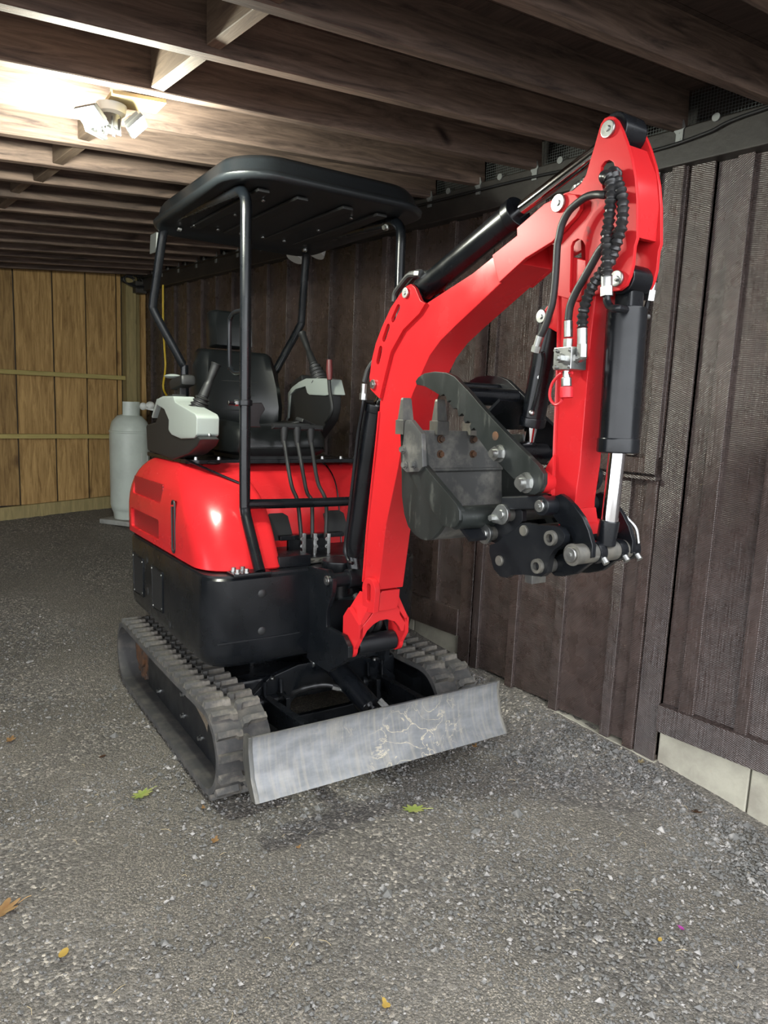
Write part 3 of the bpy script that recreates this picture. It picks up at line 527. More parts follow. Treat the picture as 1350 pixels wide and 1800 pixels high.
for side in (-1, 1):
    tr = empty('rubber_track', parent=EX)
    xo, xi = side * .574, side * .372
    pth = track_path(); q = B(); th = .022
    ring = lambda y, z, a, c: [(xo, y, z), (xi, y, z), (xi, y - a * th, z - c * th), (xo, y - a * th, z - c * th)]
    rs = [[q.bm.verts.new(p) for p in ring(*t)] for t in pth]; n = len(rs)
    for i in range(n):
        for k in range(4): q.bm.faces.new((rs[i][k], rs[(i + 1) % n][k], rs[(i + 1) % n][(k + 1) % 4], rs[i][(k + 1) % 4]))
    bmesh.ops.recalc_face_normals(q.bm, faces=q.bm.faces[:])
    band = P('track_band', q, 'rubber', tr, ang=50)
    NL = 46; lp = track_path(NL * 2)
    for i in range(NL * 2):
        row = i % 2; kind = 'outer' if (row == 0) == (side == -1) else 'inner'
        y, z, a, c = lp[i]; nrm = Vector((0, a, c)); xa = Vector((1, 0, 0)); ya = nrm.cross(xa)
        mt = Matrix.Translation((side * .473 + (-.0505 if kind == 'outer' else .0505), y, z)) @ Matrix((xa, ya, nrm)).transposed().to_4x4()
        if kind not in lug_src: lug_src[kind] = P('tread_lug', lug_mesh(kind), 'lug', tr, smooth=False); lug_src[kind].matrix_local = mt
        else: inst(lug_src[kind], 'tread_lug', tr, mt)
    # frame, sprocket, idler
    q = B(); xs = side * .50; q.yz([(-.735, .17), (-.70, .27), (-.63, .312), (.34, .30), (.37, .285), (.37, .06), (-.62, .05), (-.70, .09)], min(xs, xs - side * .05), max(xs, xs - side * .05), bev=.006)
    q.box((side * .43, -.1, .17), (.09, 1.0, .17)); P('track_frame', q, 'black_dusty', tr)
    q = B(); q.cyl((side * .45, YR, ZC), (side * .50, YR, ZC), .075, seg=28, bev=.005)
    for k in range(13):
        a = 2 * math.pi * k / 13; q.box((side * .472, YR + .115 * math.cos(a), ZC + .115 * math.sin(a)), (.03, .05, .03), Euler((a, 0, 0)), bev=.006)
    q.cyl((side * .458, YR, ZC), (side * .486, YR, ZC), .112, seg=32); P('sprocket', q, 'rust', tr)
    q = B(); q.cyl((side * .43, YF, ZC), (side * .515, YF, ZC), .132, seg=32, bev=.01); P('idler', q, 'black_dusty', tr)
    for yy in (-.42, -.17, .08, .31):
        q = B(); q.cyl((side * .40, yy, .075), (side * .485, yy, .075), .052, seg=20, bev=.006); P('roller', q, 'black_dusty', tr)
    for (yy, zz) in ((.16, .105), (-.06, .235), (-.2, .215), (-.2, .12), (-.42, .11), (.2, .235)): bolt(tr, (xs, yy, zz), (side, 0, 0), .009, .016)
    q = B(); q.yz([(-.62, .13), (-.60, .2), (-.5, .235), (-.38, .26), (-.25, .262), (-.35, .23), (-.48, .19), (-.55, .14)], xs, xs + side * .008, bev=.003); P('mud_patch', q, 'dirt', tr)

# undercarriage
q = B(); q.box((0, -.08, .27), (.76, .78, .12), bev=.02); q.box((0, -.05, .37), (.5, .5, .12), bev=.02); q.cyl((0, 0, .36), (0, 0, .46), .23, seg=40); P('undercarriage_frame', q, 'black')
q = B(); q.xz([(-.36, .13), (-.36, .24), (-.25, .335), (-.12, .37), (.12, .37), (.25, .335), (.36, .24), (.36, .13), (.2, .1), (-.2, .1)], -.50, -.47, holes=[[(-.14, .15), (-.16, .2), (-.12, .25), (.12, .25), (.16, .2), (.14, .15)]], bev=.004); P('frame_front_plate', q, 'black')
for s in (-1, 1):
    q = B(); q.bar((s * .27, -.42, .22), (s * .25, -.98, .24), .035, .09, .006); q.bar((s * .21, -.42, .22), (s * .21, -.6, .23), .02, .1, .004); P('blade_arm', q, 'black')
    q = B(); q.cyl((s * .18, -.5, .24), (s * .30, -.5, .24), .03, seg=20, bev=.003); P('arm_pivot', q, 'black')
    for d in (-.035, .035): q = B(); q.tube([(s * .24 + d, -.515, .33), (s * .24 + d, -.52, .28), (s * .24 + d * .8, -.54, .22), (s * .22 + d, -.62, .18)], .008, smooth=4); P('arm_rib', q, 'black')
    bolt(EX, (s * .24, -.51, .335), (0, -.3, 1), .007, .014)
q = B(); q.cyl((.03, -.50, .36), (.06, -.78, .25), .044, seg=28, bev=.006); q.cyl((-.05, -.49, .365), (.11, -.49, .365), .036, seg=20, bev=.003); P('blade_cylinder', q, 'black')
q = B(); q.cyl((.06, -.77, .253), (.075, -.96, .215), .02, seg=18); P('blade_cylinder_rod', q, 'chrome')
pinhead(EX, (-.05, -.49, .365), (-1, 0, 0), .02)
q = B(); q.tube([(-.16, -.48, .235), (-.12, -.53, .275), (-.07, -.58, .30), (-.03, -.60, .30), (.01, -.62, .285)], .011, smooth=5, rf=lambda L, t: .0105 + .0018 * math.sin(L * 700)); P('blade_hose', q, 'guard')
q = B(); q.cyl((.0, -.615, .287), (.035, -.64, .275), .010, seg=12); q.cyl((-.02, -.607, .294), (.004, -.617, .286), .013, seg=6); q.cyl((.085, -.8, .285), (.1, -.83, .262), .013, seg=6); P('blade_hose_fitting', q, 'zinc')
# dozer blade
prof = [(-1.052, .150), (-1.030, .178), (-1.010, .215), (-.996, .26), (-.988, .30), (-.986, .33), (-.992, .345)]
fr = catmull([(0, a, c) for a, c in prof], 4); out = [(p.y, p.z) for p in fr] + [(p.y + .016, p.z - (.004 if i == 0 else 0)) for i, p in enumerate(reversed(fr))]
q = B(); q.yz(out, -.522, .524, bev=.0015); P('dozer_blade', q, 'blade', ang=50)
for s in (-1, 1):
    q = B(); q.yz([(-1.052, .150), (-1.01, .215), (-.99, .30), (-.99, .347), (-.945, .345), (-.94, .26), (-.965, .19), (-1.02, .145)], *( (-.536, -.521) if s < 0 else (.523, .534)), bev=.002); P('blade_end_plate', q, 'steel')
q = B(); q.box((0, -.955, .25), (.95, .05, .06), bev=.006); P('blade_stiffener', q, 'black')

# swing house: black skirt
plan = [(-.20, -.615)] + [(-.54 + .1 - .1 * math.cos(a), -.615 + .1 - .1 * math.sin(a)) for a in [math.radians(90 - 9 * i) for i in range(11)]]
plan += [(-.54, .45)] + [(-.02 - .52 * math.cos(a), .45 + .32 * math.sin(a)) for a in [math.radians(6 * i) for i in range(1, 30)]]
plan += [(.5, .45), (.5, -.28)] + [(.22 + .28 * math.cos(a), -.3 - .315 * math.sin(a)) for a in [math.radians(9 * i) for i in range(1, 11)]]
def off(pl, d):
    c = Vector((-.02, -.05)); return [tuple(Vector(p) + (c - Vector(p)).normalized() * d) for p in pl]
q = B(); q.loft([[(x, y, .445) for x, y in off(plan, .03)], [(x, y, .465) for x, y in off(plan, .008)], [(x, y, .50) for x, y in plan], [(x, y, .775) for x, y in plan], [(x, y, .783) for x, y in off(plan, .008)]])
skirt = P('skirt', q, 'black', ang=40)
q = B(); q.box((-.34, -.617, .545), (.33, .006, .004)); P('skirt_seam', q, 'black_dusty', skirt)
for zz in (.716, .572): q = B(); q.sph((-.33, -.612, zz), .019, (1, .35, 1)); P('rubber_plug', q, 'plastic', skirt)
for yy, zz in ((.205, .71), (.2, .57), (-.14, .50)): q = B(); q.sph((-.538, yy, zz), .019, (.35, 1, 1)); P('rubber_plug', q, 'plastic', skirt)
for y0, y1 in ((.265, .445), (-.05, .115)):
    q = B(); q.prism([(y1, .705), (y0, .70), (y0 + .005, .533), (y1 - .015, .522)], -.5405, -.5435, fn=lambda u, v, h: (h, u, v)); P('skirt_grille', q, 'grille_black', skirt)
    q = B()
    for a, c in (((y1, .71), (y0, .705)), ((y0, .705), (y0 + .005, .528)), ((y0 + .005, .528), (y1 - .015, .517)), ((y1 - .015, .517), (y1, .71))): q.bar((-.542, *a), (-.542, *c), .006, .005, .0015)
    P('grille_frame', q, 'black', skirt)
    for c in ((y1 - .005, .695), (y0 + .012, .69), (y0 + .01, .545), (y1 - .02, .53)): q = B(); q.sph((-.543, *c), .0042); P('rivet', q, 'zinc', skirt)
q = B(); q.prism(off(plan, .012), .783, .792, fn=lambda u, v, h: (u, v, h)); P('deck_plate', q, 'black_dusty')

# red cowl over the engine and tank (machine right side)
def cowl_ring(z, xo, xi, yf, yr, rf, rr): return [(x, y, z) for x, y in rrect(xo, xi, yf, yr, (.05, rr, rf, .035), 7)]
rings = []
for t in [0, .02, .12, .25, .38, .5, .6, .7, .78, .85, .91, .955, .985, 1.0]:
    z = .793 + .385 * t; s = max(0., (t - .25) / .75)
    ins = .15 * (1 - math.sqrt(max(0, 1 - s ** 2.6)))
    yf = float(np.interp(z, [.793, .83, .88, .95, 1.02, 1.08, 1.13, 1.165, 1.179], [-.575, -.557, -.527, -.482, -.425, -.35, -.25, -.12, -.03]))
    yr = .70 - .2 * (1 - math.sqrt(max(0, 1 - s ** 2.4))); e = .012 if t == 0 else 0
    rings.append(cowl_ring(z, -.532 + ins + e, -.225 - .05 * s ** 4, yf + e, yr, .15 + .06 * s, .16))
q = B(); q.loft(rings); cowl = P('side_cowl', q, 'red', ang=40)
cut = []
for nm, (ya, yb, za, zb) in (('v1', (.02, .50, .99, 1.072)), ('v2', (.035, .515, .825, .918))):
    c = B(); c.prism(rrect(ya, yb, za, zb, .014, 3), -.60, -.512, fn=lambda u, v, h: (h, u, v)); cut.append(c.build(nm, 'red'))
c = B(); c.prism(rrect(-.205, -.168, .815, 1.025, .017, 4), -.60, -.508, fn=lambda u, v, h: (h, u, v)); cut.append(c.build('v3', 'red'))
for c in cut: c.matrix_world = EX.matrix_basis
cowl.parent = EX; bpy.context.view_layer.update(); boolean_cut(cowl, cut)
for ya, yb, za, zb in ((.02, .50, .99, 1.072), (.035, .515, .825, .918)):
    q = B(); q.box((-.515, (ya + yb) / 2, (za + zb) / 2), (.004, yb - ya, zb - za)); P('vent_grille', q, 'grille_red', cowl, smooth=False)
q = B(); q.tube([(-.533, y, z) for y, z in rrect(-.205, -.168, .815, 1.025, .017, 4)] + [(-.533, -.168, 1.0)], .0045, smooth=0, seg=8); P('slot_trim', q, 'plastic', cowl)
q = B(); q.box((-.510, -.187, .92), (.004, .036, .205)); P('slot_back', q, 'plastic', cowl)
# seat box (red) across the machine
rings = []
for t in [0, .1, .3, .5, .65, .78, .88, .95, 1.0]:
    z = .80 + .365 * t; s = max(0., (t - .3) / .7); k = 1 - math.sqrt(max(0, 1 - s ** 2.2))
    rings.append([(x, y, z) for x, y in rrect(-.24, .525 - .13 * k, -.205 + .06 * t + .17 * k, .66 - .1 * k, (.15, .05, .02, .09), 6)])
q = B(); q.loft(rings); sb = P('seat_box', q, 'red', ang=40)
q = B(); q.tube([(.235, -.207, .80), (.235, -.19, .9), (.235, -.165, 1.02), (.235, -.12, 1.1), (.235, -.03, 1.155), (.235, .1, 1.17)], .0035, smooth=5, seg=6); P('panel_seam', q, 'black', sb)
q = B(); q.xy(rrect(-.44, .40, -.09, .60, .05), 1.165, 1.182, bev=.003); top = P('seat_plate', q, 'black')
for x in (-.40, -.3, -.2, .2, .3, .38): bolt(top, (x, -.075 + .02 * abs(x), 1.182), (0, 0, 1), .008, .012)
# fuel lid on the cowl
o = [(-.30, .04), (-.42, .02), (-.435, -.06), (-.40, -.17), (-.345, -.27), (-.285, -.33), (-.262, -.30), (-.255, -.1)]
def cz(x, y):
    return float(np.interp(-y, [.03, .12, .25, .35, .425, .482], [1.179, 1.165, 1.13, 1.08, 1.02, .95]))
pts = catmull([(x, y, cz(x, y) + .004) for x, y in o[1:6]], 5)
q = B(); q.tube(pts, .0055, smooth=0, seg=8); P('lid_seal', q, 'black', cowl)
q = B(); q.sph((-.335, -.10, cz(0, -.10) + .004), .017, (1.5, 1, .5)); P('lid_lock', q, 'plastic', cowl)

# ------------------------------------------------------------------ operator station
def rpost(pts, r=.021): q = B(); q.tube(pts, r, seg=16, smooth=6); return q
q = rpost([(-.34, -.615, .80), (-.34, -.56, .875), (-.34, -.50, .96), (-.34, -.47, 1.01), (-.34, -.465, 1.08), (-.34, -.468, 1.5), (-.34, -.472, 2.0), (-.34, -.474, 2.12), (-.34, -.462, 2.165), (-.34, -.42, 2.195), (-.34, -.35, 2.205), (-.345, 0, 2.235), (-.355, .3, 2.255), (-.367, .42, 2.255), (-.372, .465, 2.225), (-.378, .49, 2.16), (-.39, .54, 2.0), (-.398, .57, 1.90), (-.385, .577, 1.85), (-.26, .58, 1.63), (-.245, .58, 1.58), (-.245, .58, 1.18)]); fl = P('canopy_frame', q, 'black')
q = rpost([(.33, -.53, .80), (.335, -.51, .875), (.34, -.485, .96), (.34, -.47, 1.01), (.34, -.465, 1.08), (.34, -.468, 1.5), (.34, -.472, 2.0), (.34, -.474, 2.12), (.34, -.462, 2.165), (.34, -.42, 2.195), (.34, -.35, 2.205), (.345, 0, 2.235), (.355, .3, 2.255), (.367, .42, 2.255), (.372, .465, 2.225), (.378, .49, 2.16), (.39, .54, 2.0), (.398, .57, 1.90), (.385, .577, 1.85), (.26, .58, 1.63), (.245, .58, 1.58), (.245, .58, 1.18)]); P('canopy_frame', q, 'black')
q = rpost([(-.335, -.463, 1.035), (-.15, -.47, 1.032), (.1, -.47, 1.03), (.335, -.463, 1.035)], .019); P('front_rail', q, 'black')
q = B(); q.box((-.375, -.60, .797), (.15, .075, .012), bev=.003); foot = P('post_foot_plate', q, 'black')
for dx in (.02, .055):
    for dy in (-.022, .018): bolt(foot, (-(.375 + dx), -.60 + dy, .803), (0, 0, 1), .009, .016)
q = B(); q.box((.31, -.51, .797), (.13, .09, .012), bev=.003); P('post_foot_plate', q, 'black')
for s in (-1, 1):
    bolt(EX, (s * .315, -.40, 2.175), (-s, -.2, -.3), .010, .02); bolt(EX, (s * .33, .39, 2.225), (-s, 0, -.3), .009, .018)
q = B(); q.tube([(-.34, -.455, 1.763), (-.34, -.362, 1.764), (-.34, -.321, 1.752), (-.34, -.305, 1.722), (-.34, -.305, 1.574), (-.34, -.321, 1.554), (-.34, -.372, 1.534), (-.34, -.455, 1.533)], .009, smooth=5); P('grab_handle', q, 'black')
q = B(); q.cyl((-.34, -.468, 1.410), (-.34, -.468, 1.432), .027, seg=24, bev=.003); q.tube([(-.40, -.45, 1.42), (-.34, -.44, 1.42)], .01, smooth=0); P('post_clamp', q, 'black')
q = B(); q.cyl((-.40, -.45, 1.42), (-.36, -.45, 1.42), .006); q.hexn((-.375, -.45, 1.42), (-.36, -.45, 1.42), .012); P('clamp_bolt', q, 'zinc')
q = B(); q.xz([(-.335, 1.33), (-.32, 1.42), (-.26, 1.425), (-.245, 1.40), (-.262, 1.375), (-.27, 1.35), (-.262, 1.33)], -.44, -.41, bev=.004); P('cup_bracket', q, 'plastic')
q = B(); q.yz([(.50, 2.22), (.60, 2.225), (.62, 2.14), (.52, 2.13)], -.398, -.394); q.yz([(.485, 2.215), (.50, 2.22), (.52, 2.13), (.505, 2.13)], -.40, -.375); P('registration_bracket', q, 'galv')

# canopy roof
def can_ring(ins, z):
    out = []
    for x, y in rrect(-.437 + ins, .437 - ins, -.595 + ins, .50 - ins, (.12, .12, .17, .17), 10):
        e = abs(x) / .44; out.append((x, y, z - .008 * e * e + .035 * (y + .595) - .035 * max(0., (y - .28) / .22) ** 2))
    return out
q = B(); q.loft([can_ring(.05, 2.212), can_ring(.012, 2.206), can_ring(.0, 2.214), can_ring(-.002, 2.226), can_ring(.007, 2.236), can_ring(.016, 2.243), can_ring(.024, 2.276), can_ring(.038, 2.296), can_ring(.07, 2.303), can_ring(.2, 2.306), can_ring(.33, 2.306)])
P('canopy_roof', q, 'canopy', ang=60)
q = B(); q.sph((-.13, -.36, 2.306), .17, (1, .8, .19), 24); P('canopy_hump', q, 'canopy')
for x in (-.26, -.1, .1, .26): q = B(); q.box((x, -.05, 2.218), (.05, .80, .014), Euler((.035, 0, 0)), bev=.005); P('canopy_rib', q, 'plastic')
for x in np.linspace(-.28, .28, 6): q = B(); q.sph((x, .30, 2.226), .010, (1, 1, .6), 10); P('canopy_rivet', q, 'zinc')
for x in (-.2, .2):
    for y in (-.3, .0): q = B(); q.sph((x, y, 2.212 + .035 * (y + .3)), .009, (1, 1, .6), 10); P('canopy_rivet', q, 'zinc')

# seat
def cushion(x0, x1, prof, nx=14, bol=.03):
    """closed padded slab: prof = list of (y,z) front and (y,z) back pairs down the height; side bolsters swell forwards"""
    rings = []
    for (fy, fz), (by, bz), w in prof:
        ring = []; xs = np.linspace(-1, 1, nx); xc = (x0 + x1) / 2; hw = (x1 - x0) / 2 * w
        for u in xs:
            k = bol * (abs(u) ** 3) - (.03 * max(0., abs(u) - .86) / .14 * 1.6); d = Vector((fy - by, fz - bz)).normalized()
            ring.append((xc + hw * u, fy + d.x * k, fz + d.y * k))
        for u in xs[::-1]:
            k = .02 * max(0., abs(u) - .8) / .2; d = Vector((fy - by, fz - bz)).normalized(); ring.append((xc + hw * u, by + d.x * k, bz + d.y * k))
        rings.append(ring)
    q = B(); q.loft(rings); return q
xs0, xs1 = -.245, .18
pr_ = [((.355, 1.30), (.45, 1.29), .88), ((.335, 1.32), (.46, 1.31), .97), ((.335, 1.42), (.48, 1.42), 1.0), ((.36, 1.52), (.50, 1.53), .98), ((.385, 1.60), (.515, 1.61), .93), ((.41, 1.67), (.53, 1.68), .86), ((.43, 1.69), (.52, 1.70), .78)]
bk = P('seat_backrest', cushion(xs0, xs1, pr_, bol=.05), 'vinyl', ang=55)
pr_ = [((.43, 1.705), (.51, 1.705), .58), ((.41, 1.715), (.52, 1.715), .64), ((.415, 1.80), (.53, 1.80), .65), ((.43, 1.87), (.53, 1.875), .62), ((.45, 1.885), (.52, 1.885), .55)]
P('seat_headrest', cushion(xs0 + .03, xs1 - .06, pr_, bol=.012), 'vinyl', ang=55)
pr_ = [((.38, 1.32), (.38, 1.22), .9), ((.30, 1.335), (.30, 1.20), .98), ((.1, 1.335), (.1, 1.195), 1.0), ((-.05, 1.325), (-.05, 1.195), .98), ((-.11, 1.29), (-.11, 1.20), .92), ((-.125, 1.25), (-.12, 1.22), .85)]
P('seat_cushion', cushion(xs0, xs1 + .03, pr_, bol=.03), 'vinyl', ang=55)
for zz in (1.40, 1.47, 1.54): q = B(); q.tube([(-.14, .333 + (zz - 1.4) * .22, zz), (.08, .333 + (zz - 1.4) * .22, zz)], .003, smooth=0, seg=6); P('seat_seam', q, 'plastic', bk)
q = B(); q.box((-.03, .38, 1.21), (.30, .24, .05), bev=.01); q.box((-.03, .1, 1.19), (.34, .36, .02), bev=.004); P('seat_mount', q, 'plastic')
q = B(); q.box((.13, -.05, 1.345), (.12, .05, .02), Euler((.2, .3, .4)), bev=.006); q.bar((.02, -.02, 1.335), (.10, -.06, 1.355), .035, .006, .002); P('seat_belt_buckle', q, 'plastic')

# consoles
q = B(); q.yz([(y + .035, z) for y, z in CONR_BODY], -.45, -.365, bev=.012); P('console_body', q, 'plastic')
q = B(); q.yz([(y + .03, z) for y, z in CONR_GRAY], -.455, -.36, bev=.012); P('console_cover', q, 'grey_plastic')
q = B(); q.box((-.405, .19, 1.452), (.06, .10, .008), Euler((-.05, 0, 0)), bev=.003); P('console_display', q, 'plastic')
q = B(); q.sph((-.375, .46, 1.335), .05, (.7, 1.3, .35)); P('console_armrest_knob', q, 'grey_plastic')
q = B(); q.sph((-.40, -.243, 1.292), .007, (1, .5, 1), 10); P('console_screw', q, 'zinc')
q = B(); q.box((-.36, .24, 1.515), (.07, .19, .05), Euler((-.1, 0, 0)), bev=.016); q.bar((-.36, .25, 1.50), (-.36, .25, 1.43), .03, .04, .004); P('armrest', q, 'plastic')
q = B(); q.sph((-.36, .39, 1.548), .045, (.8, 1.4, .25)); P('armrest_tip', q, 'grey_plastic')
q = B(); q.yz(CONL_BODY, .315, .375, bev=.012); P('console_body', q, 'plastic')
q = B(); q.yz(CONL_GRAY, .305, .385, bev=.012); P('console_cover', q, 'grey_plastic')
q = B(); q.box((.365, .50, 1.56), (.06, .14, .04), Euler((-.3, 0, 0)), bev=.012); q.box((.365, .56, 1.515), (.05, .1, .03), Euler((.7, 0, 0)), bev=.01); P('armrest', q, 'plastic')
q = B(); q.tube([(.295, .051, 1.56), (.295, .04, 1.50), (.295, .013, 1.419), (.295, .047, 1.374), (.31, .108, 1.352)], .009, smooth=5); P('lock_lever', q, 'plastic')
q = B(); q.tube([(.295, .05, 1.65), (.295, .048, 1.60), (.295, .045, 1.555)], .016, smooth=0, seg=14, rf=lambda L, t: .012 + .005 * math.sin(math.pi * min(1, t + .1))); P('lock_lever_grip', q, 'maroon')
def joystick(b0, t0, s=1.):
    b0, t0 = Vector(b0), Vector(t0); d = t0 - b0
    q = B(); q.tube([b0 + d * t for t in np.linspace(0, .36, 40)], .03, seg=18, smooth=0, rf=lambda L, t: (.046 - .022 * t) + .004 * math.sin(t * 5 * 2 * math.pi)); P('joystick_boot', q, 'hose')
    q = B(); q.tube([b0 + d * t for t in (.34, .45, .58, .62, .75, .88, .95, .985, 1.)], .02, seg=18, smooth=3, rf=lambda L, t: float(np.interp(t, [0, .3, .42, .5, .75, .9, .96, 1], [.022, .017, .014, .0165, .0195, .023, .021, .012]))); P('joystick_grip', q, 'plastic')
joystick((-.385, -.03, 1.375), (-.305, -.06, 1.590)); joystick((.352, .245, 1.55), (.338, .44, 1.812))

# control levers, pedals
for i, L in enumerate(LEVERS):
    q = B(); q.tube([L[1], L[2], L[3], L[4]], .0085, smooth=5); P('control_lever', q, 'plastic')
    t = Vector(L[0]); q = B(); q.tube([t + Vector((-.05, 0, .004)), t + Vector((-.046, 0, .008)), t + Vector((.046, 0, .008)), t + Vector((.05, 0, .004))], .0135, smooth=3); q.cyl(t + Vector((0, 0, .005)), Vector(L[1]) + Vector((0, 0, -.02)), .019, .0105); P('lever_handle', q, 'plastic')
    e = Vector(L[4]); q = B(); q.box(e + Vector((0, -.02, -.02)), (.017, .017, .085), bev=.003); q.cyl(e + Vector((0, -.02, -.06)), e + Vector((0, -.02, -.09)), .009); P('lever_clevis', q, 'zinc')
    for dz in (.0, -.03): bolt(EX, e + Vector((-.012 if i != 1 else .0, -.03, dz)), (0, -1, 0), .0065, .012)
    q = B(); q.lathe([(.024, 0), (.022, .012), (.016, .02), (.014, .03)], e + Vector((0, -.02, -.105)), 16); P('lever_boot', q, 'hose')
q = B(); q.box((-.01, -.455, .80), (.24, .17, .008), Euler((0, 0, .05)), bev=.002)
for k in range(8): q.box((-.11 + .03 * k, -.535, .806), (.022, .006, .004), Euler((0, 0, .6)))
P('tread_plate', q, 'steel')
q = B(); q.box((0, -.36, .875), (.30, .04, .02), bev=.003); q.box((.0, -.34, .835), (.20, .02, .08), bev=.003); P('lever_bracket', q, 'black')
for s in (-1, 1):
    q = B(); q.prism([(-.055, -.06), (.055, -.06), (.05, .05), (.03, .065), (-.03, .065), (-.05, .05)], -.005, .005, fn=lambda u, v, h: (s * .135 + u, -.33 + v * .45 - h, .915 + v * .85), bev=.002); P('foot_pedal', q, 'plastic')
q = B(); q.box((-.17, -.50, .815), (.14, .12, .045), bev=.004); P('step_box', q, 'black')
q = B(); q.box((.1, -.33, .80), (.64, .30, .012), bev=.002); P('floor_plate', q, 'black_dusty')

# ------------------------------------------------------------------ swing bracket and boom foot
q = B()
q.yz([(-.60, .80), (-.76, .815), (-.80, .79), (-.80, .74), (-.76, .66), (-.76, .60), (-.885, .60), (-.925, .57), (-.925, .53), (-.89, .50), (-.78, .43), (-.60, .43)], -.135, -.115, bev=.003)
q.yz([(-.60, .80), (-.76, .815), (-.80, .79), (-.80, .74), (-.76, .66), (-.76, .60), (-.80, .55), (-.78, .43), (-.60, .43)], .115, .135, bev=.003)
q.box((0, -.66, .56), (.24, .12, .25), bev=.008); q.cyl((0, -.62, .42), (0, -.62, .82), .075, seg=28, bev=.005); P('swing_bracket', q, 'black')
q = B(); q.cyl((-.082, -.885, .556), (.082, -.885, .556), .036, seg=28, bev=.003); q.box((0, -.82, .545), (.13, .12, .07), bev=.01); P('boom_foot_boss', q, 'black_dusty')
q = B(); q.cyl((-.115, -.765, .775), (.115, -.765, .775), .026, seg=24); q.cyl((-.055, -.765, .775), (.055, -.765, .775), .037, seg=24, bev=.004); P('lower_pin_tube', q, 'black_dusty')
pinhead(EX, (-.135, -.765, .778), (-1, 0, 0), .018)
for x in (-.035, .0, .035): q = B(); q.tube([(x, -.80, .72), (x + .005, -.85, .67), (x, -.86, .62), (x, -.83, .58)], .014, smooth=4); P('foot_hose', q, 'hose')
yk = empty('boom_yoke', parent=EX)
q = B(); q.xz(YOKE_F, -.955, -.935, bev=.003); P('yoke_plate', q, 'red', yk)
for s in (-1, 1):
    x0, x1 = (-.112, -.094) if s < 0 else (.086, .102)
    arc = [(-.885 + .04 * math.cos(a), .556 + .04 * math.sin(a)) for a in [math.radians(t) for t in range(180, 361, 20)]]
    q = B(); q.yz([(-.955, .655), (-.955, .60)] + arc[0:1] + arc + [(-.845, .60), (-.845, .66), (-.88, .70)], x0, x1, bev=.003); P('yoke_cheek', q, 'red_worn', yk)
    xc = -.103 if s < 0 else .094; xi = -.052 if s < 0 else .05
    q = B(); q.loft([[(xc, -.955, .64), (xc, -.845, .64), (xc, -.845, .665), (xc, -.955, .665)], [(xi, -.955, .70), (xi, -.86, .70), (xi, -.86, .75), (xi, -.955, .75)]]); P('yoke_gusset', q, 'red', yk)
    pinhead(yk, (x0 if s < 0 else x1, -.885, .556), (s, 0, 0), .019)
q = B(); q.xz(DOUBLER, -.985, -.955, bev=.004); P('doubler_plate', q, 'red', yk)
q = B(); q.yz([(-.955 + .045 * math.cos(math.radians(a)), .775 + .045 * math.sin(math.radians(a))) for a in range(0, 181, 20)] + [(-.99, .70), (-.92, .69)], -.075, -.053, holes=[[(-.955 + .014 * math.cos(math.radians(a)), .765 + (.02 if a < 180 else -.02) + .014 * math.sin(math.radians(a))) for a in range(0, 360, 30)]], bev=.003); P('lifting_eye', q, 'red_worn', yk)

# ------------------------------------------------------------------ boom
boom = empty('boom', parent=EX)
q = B(); q.yz(BOOM_BOX, -.053, .053, bev=.003); P('boom_box', q, 'red', boom, ang=25)
for s in (-1, 1):
    x0, x1 = sorted((s * .05, s * .062)); q = B(); q.yz(BOOM_TIP, x0, x1, bev=.002); P('boom_tip_plate', q, 'red_worn', boom)
    def slot(a, c, r=.011):
        a, c = Vector(a), Vector(c); d = (c - a).normalized(); n = Vector((-d.y, d.x)); out = []
        for k in range(7): t = math.pi * k / 6; out.append(tuple(a + n * r * math.cos(t) - d * r * math.sin(t)))
        for k in range(7): t = math.pi * k / 6; out.append(tuple(c - n * r * math.cos(t) + d * r * math.sin(t)))
        return out
    x0, x1 = sorted((s * .052, s * .064)); q = B(); q.yz(FLANGE, x0, x1, holes=[slot(*SLOT0), slot(*SLOT1), slot(*SLOT2)], bev=.002); P('boom_flange', q, 'red', boom)
    for c in FBOLT: pinhead(boom, (s * .064, *c), (s, 0, 0), .0165)
    q = B(); q.tube([(s * .056, y, z) for y, z in BOOM_BOX[-10:]][::-1] if False else [(s * .0545, y, z) for y, z in ((-.885, .79), (-.907, 1.005), (-.951, 1.291), (-.965, 1.40))], .005, smooth=3, seg=6); P('boom_weld', q, 'red', boom)
pinhead(boom, (-.062, SPIN[1][0], SPIN[1][1]), (-1, 0, 0), .021); pinhead(boom, (.062, SPIN[1][0], SPIN[1][1]), (1, 0, 0), .021)
# cylinders
q = B(); q.cyl((0, -1.12, 1.785), (0, -1.535, 1.930), .038, seg=32, bev=.005); q.cyl((0, -1.52, 1.925), (0, -1.55, 1.9355), .043, seg=32, bev=.004); q.cyl((-.045, -1.122, 1.77), (.045, -1.122, 1.77), .03, seg=20); P('arm_cylinder', q, 'black')
q = B(); q.cyl((0, -1.545, 1.933), (0, -1.86, 2.027), .0185, seg=24); P('arm_cylinder_rod', q, 'chrome')
q = B(); q.cyl((-.036, -1.883, 2.030), (.036, -1.883, 2.030), .04, seg=28, bev=.004); P('arm_cylinder_eye', q, 'black')
q = B(); q.cyl((0, -.725, .86), (0, -.862, 1.41), .046, seg=32, bev=.005); q.cyl((0, -.86, 1.40), (0, -.868, 1.43), .05, seg=32, bev=.004); q.cyl((0, -.745, .80), (0, -.725, .87), .034); P('boom_cylinder', q, 'black')
q = B(); q.cyl((0, -.866, 1.42), (0, -.935, 1.49), .022, seg=24); P('boom_cylinder_rod', q, 'chrome')
q = B(); q.tube(BCPIPE[1:], .0065, smooth=5); P('boom_cylinder_pipe', q, 'black')
